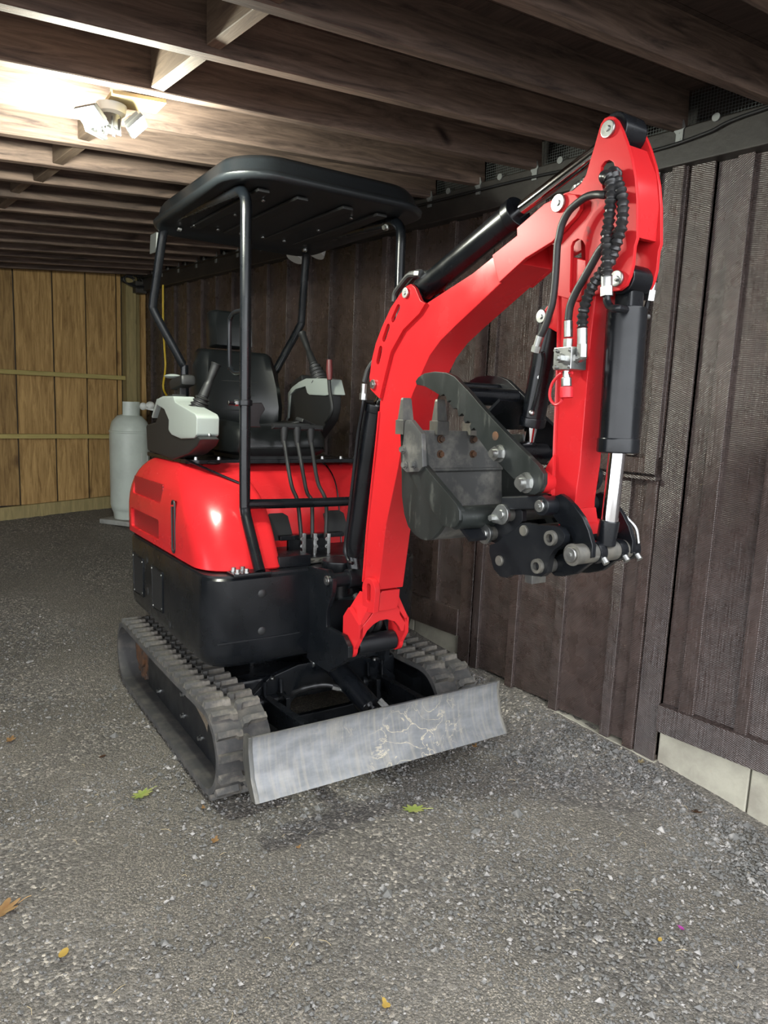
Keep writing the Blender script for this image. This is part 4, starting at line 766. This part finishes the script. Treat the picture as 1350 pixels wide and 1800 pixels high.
q = B(); q.tube([(-.03, -.93, 1.60), (-.05, -.885, 1.55), (-.06, -.87, 1.50)], .010, smooth=5); P('boom_cylinder_hose', q, 'hose')
q = B(); q.cyl((-.06, -.869, 1.495), (-.06, -.866, 1.455), .0105, seg=12); q.hexn((-.06, -.866, 1.462), (-.06, -.864, 1.44), .0135); P('hose_fitting', q, 'zinc')
for dx in (0, .03): q = B(); q.tube([(p[0] + dx, p[1] + dx * .3, p[2] + dx * .15) for p in TOPH], .011, smooth=5); P('arm_cylinder_hose', q, 'hose')
for dx in (0, .03): q = B(); q.cyl((-.03 + dx, -1.09, 1.836), (-.03 + dx, -1.13, 1.834), .010, seg=10); q.hexn((-.03 + dx, -1.125, 1.834), (-.03 + dx, -1.15, 1.83), .013); P('hose_fitting', q, 'zinc')
q = B(); q.tube([(.01, -1.60, 1.87), (.015, -1.68, 1.895), (.0, -1.75, 1.94), (-.01, -1.80, 1.95), (-.01, -1.84, 1.93)], .013, smooth=6, rf=lambda L, t: .012 + .002 * math.sin(L * 500)); P('boom_hose', q, 'guard')

# ------------------------------------------------------------------ stick
stick = empty('stick', parent=EX)
q = B(); q.yz(STICKB, -.036, .036, bev=.003); P('stick_box', q, 'red', stick, ang=25)
for s in (-1, 1):
    x0, x1 = sorted((s * .036, s * .046)); q = B(); q.yz(STICKP, x0, x1, holes=[SHOLE, SSLOT], bev=.0025); P('stick_plate', q, 'red_worn' if s < 0 else 'red', stick)
    pinhead(stick, (s * .046, *SPIN[0]), (s, 0, 0), .019); pinhead(stick, (s * .046, *SPIN[2]), (s, 0, 0), .018)
    q = B(); q.tube([(s * .037, a, c) for a, c in STICKB[0:6]], .0045, smooth=3, seg=6); P('stick_weld', q, 'red', stick)
q = B(); q.yz([(-1.925, 1.99), (-1.955, 1.93), (-1.968, 1.86), (-1.966, 1.785), (-1.950, 1.785), (-1.952, 1.86), (-1.94, 1.93), (-1.912, 1.985)], -.036, .036, bev=.002); P('stick_front_plate', q, 'red', stick)
q = B(); q.yz([(-1.75, 1.70), (-1.80, 1.70), (-1.80, 1.59), (-1.74, 1.60), (-1.70, 1.62), (-1.68, 1.645), (-1.70, 1.665)], -.03, .03, bev=.003); P('thumb_cylinder_lug', q, 'red', stick)
pinhead(stick, (-.034, -1.695, 1.642), (-1, 0, 0), .017)
q = B(); q.cyl((-.055, STICK_BOSS[0][0], STICK_BOSS[0][1]), (.055, STICK_BOSS[0][0], STICK_BOSS[0][1]), .034, seg=28, bev=.003); q.yz([(-1.775, 1.16), (-1.845, 1.17), (-1.862, 1.11), (-1.83, 1.08), (-1.81, 1.09)], -.036, .036); P('stick_foot_boss', q, 'red_worn', stick)
q = B(); q.yz([(-1.77, 1.30), (-1.745, 1.265), (-1.725, 1.225), (-1.735, 1.20), (-1.77, 1.195)], -.045, .045, bev=.003); q.cyl((-.085, -1.748, 1.226), (.085, -1.748, 1.226), .028, seg=24); P('thumb_bracket', q, 'red_worn', stick)
# bucket cylinder on the stick
q = B(); q.cyl((-.002, -1.930, 1.64), (-.004, -1.932, 1.325), .045, seg=36, bev=.005); q.cyl((-.004, -1.932, 1.345), (-.004, -1.932, 1.31), .048, seg=36, bev=.004); q.cyl((-.034, -1.935, 1.70), (.034, -1.935, 1.70), .034, seg=24, bev=.004); q.box((0, -1.932, 1.665), (.05, .05, .07), bev=.01); P('bucket_cylinder', q, 'black')
q = B(); q.cyl((-.004, -1.932, 1.33), (-.008, -1.925, 1.13), .0195, seg=24); P('bucket_cylinder_rod', q, 'chrome')
q = B(); q.cyl((-.008, -1.926, 1.15), (-.01, -1.92, 1.09), .0235, seg=24, bev=.003); P('rod_end', q, 'black')
q = B(); q.tube(CYLPIPE, .0055, smooth=5); P('bucket_cylinder_pipe', q, 'black')
q = B(); q.cyl((.05, -1.952, 1.70), (.05, -1.949, 1.672), .011, seg=12); q.hexn((.05, -1.95, 1.683), (.05, -1.947, 1.66), .0135); P('hose_fitting', q, 'zinc'); q = B(); q.cyl((.03, -1.945, 1.625), (.055, -1.945, 1.625), .006); P('pipe_clip', q, 'zinc')
q = B(); q.tube([(.05, -1.93, 1.80), (.052, -1.945, 1.76), (.05, -1.952, 1.70)], .011, smooth=5, rf=lambda L, t: .011 + .0018 * math.sin(L * 500)); P('stick_hose', q, 'guard')
# hoses on the left of the stick
sp = lambda L, t: .0118 + .0022 * math.sin(L * 2 * math.pi / .0135)
q = B(); q.tube([(-.04, -1.88, 1.90)] + HOSE1, .0088, smooth=6, seg=12); P('stick_hose', q, 'hose')
q = B(); q.tube([(-.06, -1.94, 1.80)] + HOSE2, .0092, smooth=6, seg=12); P('stick_hose', q, 'hose')
q = B(); q.tube([(-.03, -1.895, 1.915), (-.07, -1.905, 1.914)] + HOSE3, .012, smooth=10, seg=14, rf=sp); P('guarded_hose', q, 'guard')
q = B(); q.tube([(-.03, -1.91, 1.925), (-.06, -1.922, 1.922)] + HOSE4, .012, smooth=8, seg=14, rf=sp); P('guarded_hose', q, 'guard')
q = B(); q.cyl(FIT[0], FIT[1], .0125, seg=16); q.hexn(FIT[1], FIT[2], .0145); P('hose_fitting', q, 'zinc')
q = B(); q.cyl(FIT[6], FIT[7], .0105, seg=16); q.hexn((-.085, -1.834, 1.572), (-.085, -1.834, 1.55), .0115); P('hose_fitting', q, 'zinc')
q = B(); q.cyl(FIT[9], FIT[10], .0115, seg=16); q.hexn(FIT[10], FIT[11], .0125); P('hose_fitting', q, 'zinc')
q = B(); q.tube([FIT[2], FIT[3], FIT[4], FIT[5], (-.05, -1.965, 1.628)], .0085, smooth=5); P('hose_elbow', q, 'black')
q = B(); q.tube([FIT[11], (-.085, -1.882, 1.53), (-.083, -1.872, 1.526), (-.083, -1.855, 1.526)], .0105, smooth=4); q.cyl((-.083, -1.868, 1.526), (-.083, -1.858, 1.526), .0135, seg=6); P('elbow_fitting', q, 'zinc')
q = B(); q.cyl((-.085, -1.742, 1.586), (-.085, -1.732, 1.56), .0105, seg=14); q.hexn((-.085, -1.733, 1.563), (-.085, -1.728, 1.548), .012); P('hose_fitting', q, 'zinc')
vb = B(); vb.box((-.078, -1.836, 1.526), (.052, .056, .052), bev=.002); v = P('valve_block', vb, 'zinc')
for dy in (-.02, .02):
    for dz in (-.019, .019): q = B(); q.cyl((-.104, -1.836 + dy, 1.526 + dz), (-.109, -1.836 + dy, 1.526 + dz), .0042, seg=12); P('valve_screw', q, 'zinc', v)
q = B(); q.hexn((-.104, -1.836, 1.526), (-.118, -1.836, 1.526), .011); q.hexn((-.118, -1.836, 1.526), (-.124, -1.836, 1.526), .006); P('valve_plug', q, 'zinc', v)
q = B(); q.cyl(CAP[0], CAP[1], .009); q.cyl(CAP[1], CAP[2], .0125, seg=20, bev=.001); P('quick_coupling', q, 'zinc')
q = B(); q.cyl(CAP[3], CAP[4], .0155, seg=24, bev=.002); q.tube(CAPLOOP, .0035, smooth=5, seg=8); P('dust_cap', q, 'red_rubber')

# ------------------------------------------------------------------ thumb
th = empty('hydraulic_thumb', parent=EX)
for x0, x1 in ((-.108, -.092), (.092, .108)): q = B(); q.yz(THUMB, x0, x1, bev=.0015); P('thumb_plate', q, 'bucket_black' if x0 < 0 else 'black_dusty', th)
for c, r in ((THUMB_PINS[1], .017), (THUMB_PINS[2], .0195)):
    q = B(); q.cyl((-.108, *c), (-.111, *c), r * 1.35, seg=24); q.hexn((-.111, *c), (-.128, *c), r * 1.15); q.cyl((-.128, *c), (-.139, *c), r * .62, seg=16); P('thumb_nut', q, 'zinc', th)
    q = B(); q.cyl((-.092, *c), (.092, *c), .02, seg=20); P('thumb_pin_tube', q, 'black', th)
q = B(); q.cyl((-.093, -1.47, 1.445), (.093, -1.47, 1.445), .026, seg=24); q.cyl((-.093, -1.40, 1.475), (.093, -1.40, 1.475), .012, seg=16); q.box((0, -1.56, 1.395), (.185, .13, .008), Euler((-.62, 0, 0))); P('thumb_cross_tube', q, 'black', th)
q = B(); q.cyl((-.109, *THUMB_PINS[0]), (-.105, *THUMB_PINS[0]), .012, seg=16); P('thumb_hole', q, 'rust', th)
q = B(); q.cyl((0, -1.69, 1.63), (0, -1.642, 1.372), .032, seg=28, bev=.004); q.cyl((-.028, -1.695, 1.642), (.028, -1.695, 1.642), .028, seg=20); q.cyl((0, -1.646, 1.39), (0, -1.641, 1.365), .035, seg=28, bev=.003); P('thumb_cylinder', q, 'black')
q = B(); q.cyl((0, -1.643, 1.375), (0, -1.636, 1.325), .016, seg=20); P('thumb_cylinder_rod', q, 'chrome')
q = B(); q.cyl((0, -1.638, 1.335), (0, -1.632, 1.30), .014, .019, seg=20); q.cyl((-.05, -1.641, 1.293), (.05, -1.641, 1.293), .03, seg=20, bev=.004); P('thumb_rod_eye', q, 'black')
q = B(); q.tube([(-.06, -1.728, 1.55), (-.05, -1.722, 1.53), (-.042, -1.705, 1.48), (-.04, -1.69, 1.43), (-.036, -1.675, 1.40)], .0052, smooth=5); P('thumb_pipe', q, 'black')
q = B(); q.cyl((-.04, -1.70, 1.49), (-.028, -1.69, 1.492), .005); q.sph((-.04, -1.68, 1.40), .008); P('pipe_clip', q, 'zinc')

# ------------------------------------------------------------------ bucket
bu = empty('bucket', parent=EX)
xl, xr = -.205, .185
for x0, x1, nm in ((xl, xl + .012, 'bucket_side_plate'), (xr - .012, xr, 'bucket_side_plate')): q = B(); q.yz(BUCKET_SIDE, x0, x1, bev=.0015); P(nm, q, 'bucket_black', bu)
q = B(); q.yz(BSTRIP, xl - .010, xl - .0005, bev=.002); P('side_reinforcement', q, 'bucket_black', bu)
shell = BUCKET_SIDE[0:11]; sh2 = [(y - .010 if i < 6 else y - .003, z + (.010 if i > 4 else 0.)) for i, (y, z) in enumerate(shell)]
sh = catmull([(0, *p) for p in shell], 3); sh = [(p.y, p.z) for p in sh]; si = catmull([(0, *p) for p in sh2], 3); si = [(p.y, p.z) for p in si]
q = B(); q.yz(sh + si[::-1], xl + .011, xr - .011, bev=0); P('bucket_shell', q, 'bucket', bu, ang=40)
q = B(); q.yz([(-1.318, 1.345), (-1.337, 1.345), (-1.345, 1.225), (-1.330, 1.225)], xl, xr, bev=.001); P('bucket_lip', q, 'bucket', bu)
q = B(); q.tube([(xl + .02, -1.344, 1.228), (xr - .02, -1.344, 1.228)], .006, smooth=0); P('lip_weld', q, 'bucket', bu)
q = B(); q.cyl((xl, -1.588, 1.122), (xr, -1.588, 1.122), .031, seg=28); P('bucket_top_tube', q, 'bucket_black', bu)
q = B(); q.box((.0, -1.60, 1.08), (.36, .05, .01), Euler((.6, 0, 0))); P('bucket_top_plate', q, 'black_dusty', bu)
q = B(); q.yz(CUTTER, xl - .016, xl - .001, bev=.002); cu = P('side_cutter', q, 'bucket', bu)
for c in CBOLT: bolt(cu, (xl - .016, *c), (-1, 0, 0), .0085, .012, 'bucket')
for x in (xl + .008, -.075, .05, .165):
    q = B(); q.loft([[(x - .021, -1.312, 1.332), (x + .021, -1.312, 1.332), (x + .021, -1.352, 1.332), (x - .021, -1.352, 1.332)], [(x - .021, -1.312, 1.372), (x + .021, -1.312, 1.372), (x + .021, -1.352, 1.372), (x - .021, -1.352, 1.372)], [(x - .018, -1.318, 1.374), (x + .018, -1.318, 1.374), (x + .018, -1.346, 1.374), (x - .018, -1.346, 1.374)], [(x - .015, -1.326, 1.43), (x + .015, -1.326, 1.43), (x + .015, -1.338, 1.43), (x - .015, -1.338, 1.43)], [(x - .013, -1.328, 1.436), (x + .013, -1.328, 1.436), (x + .013, -1.336, 1.436), (x - .013, -1.336, 1.436)]]); tt = P('bucket_tooth', q, 'steel', bu, smooth=False)
for x in (-.075, .05):
    for z in (1.32, 1.275): bolt(bu, (x, -1.340, z), (0, -1, 0), .009, .012, 'rust')
for s, x in ((-1, -.088), (1, .07)):
    q = B(); q.yz(EAR, x, x + .016, bev=.002); P('bucket_ear', q, 'black_dusty', bu)
for c in EAR_PINS:
    q = B(); q.cyl((-.112, *c), (.10, *c), .019, seg=24, bev=.002); P('bucket_pin', q, 'steel', bu)
    c2 = Vector((0, c[0] + .028, c[1] - .012)) if c is EAR_PINS[0] else Vector((0, c[0] + .026, c[1] + .020))
    def hull(c, r, d, e):
        c, d = Vector(c), Vector(d); t0 = math.atan2((d - c).y, (d - c).x); return [tuple(c + Vector((math.cos(t0 + a), math.sin(t0 + a))) * r) for a in np.linspace(math.radians(75), math.radians(285), 12)] + [tuple(d + Vector((math.cos(t0 + a), math.sin(t0 + a))) * e) for a in np.linspace(math.radians(-75), math.radians(75), 8)]
    q = B(); q.prism(hull(c, .027, (c2.y, c2.z), .013), -.122, -.112, fn=lambda u, v, h: (h, u, v), bev=.003); fl_ = P('pin_flag', q, 'zinc', bu)
    q = B(); q.cyl((-.122, *c), (-.126, *c), .012, seg=16, bev=.002); q.hexn((-.122, c2.y, c2.z), (-.134, c2.y, c2.z), .0085); P('pin_bolt', q, 'zinc', bu)

# ------------------------------------------------------------------ quick coupler and links
qc = empty('quick_coupler', parent=EX)
for x0, x1 in ((-.108, -.09), (.085, .10)): q = B(); q.yz(COUPLER, x0, x1, bev=.003); P('coupler_plate', q, 'black_dusty', qc)
for i, c in enumerate(COUP_PINS):
    q = B(); r = .014 if i in (0, 2) else .018
    if i in (0, 2): q.cyl((-.114, *c), (.106, *c), r, seg=20, bev=.003); P('coupler_pin', q, 'steel', qc)
    else: q.lathe([(r * .55, -.104), (r * .6, -.118), (r, -.118), (r * 1.05, -.106), (r * 1.05, .1), (r * .5, .1)], (0, *c), 24, 'X'); P('coupler_bush', q, 'steel', qc)
q = B(); q.box((-.005, -1.70, 1.05), (.18, .06, .06), Euler((.6, 0, 0)), bev=.006); q.box((-.005, -1.70, 1.02), (.18, .1, .03), bev=.006); q.cyl((-.088, -1.841, 1.101), (.084, -1.841, 1.101), .03, seg=20); P('coupler_core', q, 'black', qc)
q = B(); q.box((-.05, -1.735, .978), (.05, .028, .028), bev=.002); P('coupler_lug', q, 'steel', qc)
q = B(); q.tube([(-.1, -1.69, 1.172), (-.06, -1.70, 1.178), (.06, -1.70, 1.178)], .012, smooth=0); q.bar((-.10, -1.66, 1.165), (-.09, -1.80, 1.183), .03, .035, .006); P('coupler_bar', q, 'black_dusty', qc)
for s in (-1, 1):
    x0, x1 = (-.080, -.066) if s < 0 else (.062, .076)
    q = B(); q.yz(LINK, x0, x1, bev=.002); P('guide_link', q, 'black', qc)
c = LINK_PINS[0]; q = B(); q.cyl((-.118, *c), (.09, *c), .024, seg=24, bev=.003); P('link_boss', q, 'black_dusty', qc); pinhead(qc, (-.118, *c), (-1, 0, 0), .015)
c = LINK_PINS[1]; q = B(); q.cyl((-.112, c[0] - .012, c[1]), (.10, c[0] - .012, c[1]), .024, seg=24, bev=.003); P('link_boss', q, 'steel', qc)
q = B(); q.cyl((-.112, c[0] - .012, c[1]), (-.116, c[0] - .012, c[1]), .026, seg=24); P('link_washer', q, 'steel', qc); pinhead(qc, (-.116, c[0] - .012, c[1]), (-1, 0, 0), .018)
for x in (-.045, .03, .075):
    q = B(); q.lathe([(.012, 0), (.026, 0), (.028, .012), (.026, .024), (.012, .024)], (x, c[0] - .012, c[1]), 20, 'X'); P('link_collar', q, 'black', qc)
    q = B(); q.cyl((x + .012, c[0] - .035, c[1] - .012), (x + .012, c[0] - .045, c[1] - .022), .008, seg=12); P('grease_bolt', q, 'zinc', qc)
for s in (-1, 1):
    x0, x1 = (-.062, -.046) if s < 0 else (.03, .046); q = B(); q.yz(LINK2, x0, x1, bev=.003); P('tipping_link', q, 'black', qc)
q = B(); q.tube([(.078, -1.905, 1.15), (.085, -1.93, 1.125), (.086, -1.94, 1.09)], .004, smooth=5); P('link_edge', q, 'zinc', qc)

# ------------------------------------------------------------------ propane cylinder by the back corner
tx, ty = 2.31, 6.12; tz = float(ground_z(tx, ty)) + .035
pv = B(); pv.box((0, 0, 0), (.36, .36, .04), Euler((0, 0, .5)), bev=.004); tag(pv.build('paver', 'paver', loc=(tx, ty, tz - .018)), 'small square concrete paver under the grey gas cylinder', 'paver')
T = empty('gas_cylinder', (tx, ty, tz + .004)); tag(T, 'tall pale grey gas cylinder standing in the back corner beside the pine wall', 'gas cylinder')
q = B(); q.lathe([(.01, .035), (.10, .04), (.15, .075), (.163, .12), (.165, .70), (.165, .71), (.162, .76), (.145, .83), (.10, .88), (.05, .895), (.01, .90)], (0, 0, 0), 40); P('cylinder_body', q, 'tank', T, ang=60)
q = B(); q.lathe([(.125, .0), (.135, 0), (.14, .05), (.15, .075), (.13, .08), (.125, .0)], (0, 0, 0), 36); P('foot_ring', q, 'tank', T)
q = B(); q.lathe([(.1635, .735), (.168, .74), (.168, .752), (.16, .757)], (0, 0, 0), 40); P('weld_ring', q, 'tank', T)
cv = [(-.085 * math.sin(a), -.085 * math.cos(a)) for a in [math.radians(t) for t in range(-130, 61, 10)]]
q = B(); q.prism(cv + [(x * .93, y * .93) for x, y in cv[::-1]], .875, 1.0, fn=lambda u, v, h: (u, v, h)); P('valve_collar', q, 'tank', T)
q = B(); q.cyl((0, 0, .89), (0, 0, .97), .02); q.cyl((0, 0, .94), (.08, -.03, .95), .013); P('valve', q, 'galv', T)
q = B(); q.sph((.10, -.05, .965), .033, (1, 1, 1)); q.sph((.155, -.07, .975), .038, (1, 1, .9)); q.cyl((.1, -.05, .955), (.22, -.1, .93), .011); P('regulator', q, 'white', T)
q = B(); q.prism([(math.radians(a), h) for a, h in ((-78, .50), (-50, .50), (-50, .575), (-78, .575))], .1655, .1665, fn=lambda u, v, h: (h * math.cos(u), h * math.sin(u), v)); P('paper_label', q, 'white', T)
h = B(); h.tube([(2.52, 6.02, 1.36), (2.53, 5.97, 1.345), (2.54, 5.93, 1.33), (2.545, 5.9, 1.34)], .013, smooth=6); h.tube([(2.56, 5.995, 2.33), (2.56, 5.995, 2.0), (2.56, 5.97, 1.8), (2.56, 5.955, 1.65), (2.56, 6.0, 1.50), (2.56, 5.97, 1.44), (2.55, 5.85, 1.385), (2.545, 5.80, 1.375)], .0085, smooth=6)
h.tube([(2.545, 5.80, 1.375), (2.547, 5.83, 1.345), (2.547, 5.88, 1.335), (2.545, 5.9, 1.34)], .0085, smooth=5)
tag(h.build('gas_hose', 'yellow'), 'yellow gas hose running down the dark wall to the grey cylinder', 'hose')
# cables
c = B()
for k in range(7):
    r = .045 + .008 * k; a0 = k * .7
    c.tube([(2.44 + .012 * k + r * 1.25 * math.cos(a0 + t), 6.47 - .008 * k, 2.40 + r * .62 * math.sin(a0 + t)) for t in np.linspace(0, 5.6, 14)], .006, smooth=3, seg=6)
tag(c.build('cable_coil', 'cable'), 'tangle of black cable hung under the roof in the back corner', 'cable')
c = B(); c.tube([(2.555, .2, 2.47), (2.555, 1.15, 2.434), (2.555, 1.35, 2.405), (2.555, 1.55, 2.392), (2.555, 1.9, 2.403), (2.555, 2.3, 2.415), (2.555, 3.2, 2.42), (2.555, 4.5, 2.43), (2.55, 6.0, 2.43), (2.5, 6.4, 2.42)], .006, smooth=6); tag(c.build('wall_cable', 'cable'), 'thin black cable along the top of the dark wall beam', 'cable')
# white twin floodlight below the canopy line
fl_ = empty('security_light', (2.55, 3.70, 2.36)); tag(fl_, 'white twin head security light on the wall beam behind the canopy', 'light')
q = B(); q.cyl((.0, 0, 0), (-.03, 0, 0), .045, seg=24, bev=.005); P('light_base', q, 'white', fl_)
for dy in (-.11, .11): q = B(); q.tube([(-.02, dy * .3, -.005), (-.05, dy * .7, -.02), (-.07, dy, -.03)], .01, smooth=4); q.cyl((-.06, dy, -.02), (-.10, dy, -.10), .04, .055, seg=24, bev=.006); P('light_head', q, 'white', fl_)

# ------------------------------------------------------------------ working LED lamp under the roof
lx, ly, lz = .845, 2.385, 2.30
LM = empty('work_light', (lx, ly, lz)); tag(LM, 'lit multi panel LED work light screwed under the roof joists', 'lamp')
q = B(); q.box((.055, -.075, .0), (.16, .11, .012), Euler((0, -.085, -.1)), bev=.002); P('mounting_board', q, 'ply', LM)
q = B(); q.lathe([(.03, -.01), (.045, -.012), (.04, -.035), (.022, -.05)], (0, -.03, 0), 20); P('lamp_socket', q, 'porcelain', LM)
q = B(); q.cyl((0, -.03, -.04), (-.01, -.035, -.085), .03, seg=20, bev=.004)
for k in range(8): q.box((-.01 + .03 * math.cos(k * .785), -.035 + .03 * math.sin(k * .785), -.075), (.012, .004, .04), Euler((0, 0, k * .785)))
P('lamp_core', q, 'lampbody', LM)
heads = [((-.075, -.06, -.075), Vector((-.55, -.25, -.8)), 0), ((.065, -.075, -.07), Vector((.6, -.35, -.72)), 1), ((-.03, .055, -.06), Vector((-.45, .8, -.35)), 2)]
for c, d, i in heads:
    c = Vector(c); d = d.normalized(); rot = d.to_track_quat('-Z', 'Y').to_euler()
    q = B(); q.box(c - d * .008, (.085, .065, .014), rot, bev=.004)
    for t in (-.03, -.015, 0, .015, .03): q.box(c - d * .02 + rot.to_matrix() @ Vector((t, 0, 0)), (.003, .05, .014), rot)
    hd = P('lamp_panel', q, 'lampbody', LM); q = B(); q.box(c + d * .0008, (.074, .054, .003), rot); P('led_panel', q, 'led', LM)
    ld = bpy.data.lights.new('led_light', 'POINT'); ld.shadow_soft_size = .03; ld.energy = 23.; ld.color = (.96, 1, .86)
    lo = bpy.data.objects.new('led_light', ld); COL.objects.link(lo); lo.parent = LM; lo.location = c + d * .045

# ------------------------------------------------------------------ leaves and litter on the drive
def leaf(name, x, y, size, mt, label, lobes=5, rz=0., curl=.25, cat='leaf', group=None):
    q = B(); n = 40; pts = []
    for k in range(n):
        a = 2 * math.pi * k / n; r = 1.0 if lobes == 0 else (.52 + .48 * abs(math.cos(lobes * a / 2)) ** 1.3)
        pts.append((r * math.cos(a) * size, r * math.sin(a) * size * .62))
    cv = q.bm.verts.new((0, 0, .003)); ring = [q.bm.verts.new((u, v, .003 + curl * (v * v + .5 * u * u) / size)) for u, v in pts]
    for k in range(n): q.bm.faces.new((cv, ring[k], ring[(k + 1) % n]))
    ex = bmesh.ops.solidify(q.bm, geom=q.bm.faces[:], thickness=.0006)
    q.tube([(size * .85, 0, .003), (size * 1.3, size * .1, .004), (size * 1.55, size * .08, .003)], size * .02, smooth=3, seg=6)
    o = q.build(name, mt, loc=(x, y, float(ground_z(x, y)) + .004)); o.rotation_euler = (0, 0, rz); return tag(o, label, cat, group)
leaf('leaf', .925, 2.372, .045, 'leaf_green', 'green toothed leaf lying left of the front of the rubber track', 9, .3)
leaf('leaf', 1.65, 1.707, .045, 'leaf_green', 'pale green toothed leaf on the gravel in front of the dozer blade', 9, -.6)
leaf('leaf', .385, 2.01, .055, 'leaf_tan', 'curled orange brown oak leaf at the left edge of the drive', 7, .2, .5)
leaf('leaf', .661, 3.12, .03, 'leaf_tan', 'tan dry leaf far left of the tracks', 5, 1.0, .5)
leaf('leaf', 1.003, 1.959, .02, 'leaf_tan', 'small pale tan leaf on the gravel below the left end of the blade', 4, .8, .4)
leaf('leaf', .474, 1.751, .017, 'leaf_yellow', 'small yellow leaf near the lower left corner of the drive', 0, .8, .4)
leaf('leaf', 1.035, 1.135, .018, 'leaf_yellow', 'small orange yellow leaf at the bottom middle of the drive', 3, 1.2, .5)
leaf('leaf', .912, 2.748, .014, 'rust', 'dark red leaf fragment left of the track', 0, .3)
leaf('leaf', 1.787, .841, .009, 'leaf_yellow', 'tiny round yellow leaf beside the magenta petal', 0, .3)
leaf('petal', 1.878, .827, .010, 'magenta', 'tiny magenta petal on the gravel at lower right', 0, 1.3, .5, 'petal')
leaf('leaf', 1.201, 1.768, .012, 'leaf_tan', 'tiny tan leaf fragment in front of the blade left half', 3, .4)
leaf('leaf', 2.182, 1.906, .02, 'leaf_tan', 'crumpled brown leaf under the right end of the blade', 4, .5, .8)
leaf('leaf', 2.47, 1.08, .02, 'rust', 'reddish brown leaf in the gravel by the concrete blocks', 4, 2.2, .6)
leaf('leaf', 1.06, 2.16, .012, 'leaf_tan', 'tiny orange leaf by the left end of the blade', 3, 1.2)
leaf('leaf', 2.53, 2.28, .025, 'leaf_tan', 'brown dry leaf against the foot of the dark wall behind the blade', 5, 1.2, .6)
leaf('leaf', 2.56, 1.36, .022, 'twig', 'pale dry leaf at the foot of the dark corner board', 5, .2, .6)
for i in range(90):
    pass
V = B()
for i in range(110):
    x = random.uniform(.3, 2.5); y = random.uniform(.6, 4.2)
    if 1.05 < x < 2.35 and 1.9 < y < 3.7: continue
    a = random.uniform(0, 6.28); L_ = random.uniform(.012, .04); z = float(ground_z(x, y)) + .004
    V.tube([(x, y, z), (x + L_ * .5 * math.cos(a) + .004, y + L_ * .5 * math.sin(a), z + .003), (x + L_ * math.cos(a), y + L_ * math.sin(a), z)], .0007, smooth=2, seg=4)
tag(V.build('straw_litter', 'twig'), 'scattered bits of straw and dry stalks on the gravel', 'litter', kind='stuff')
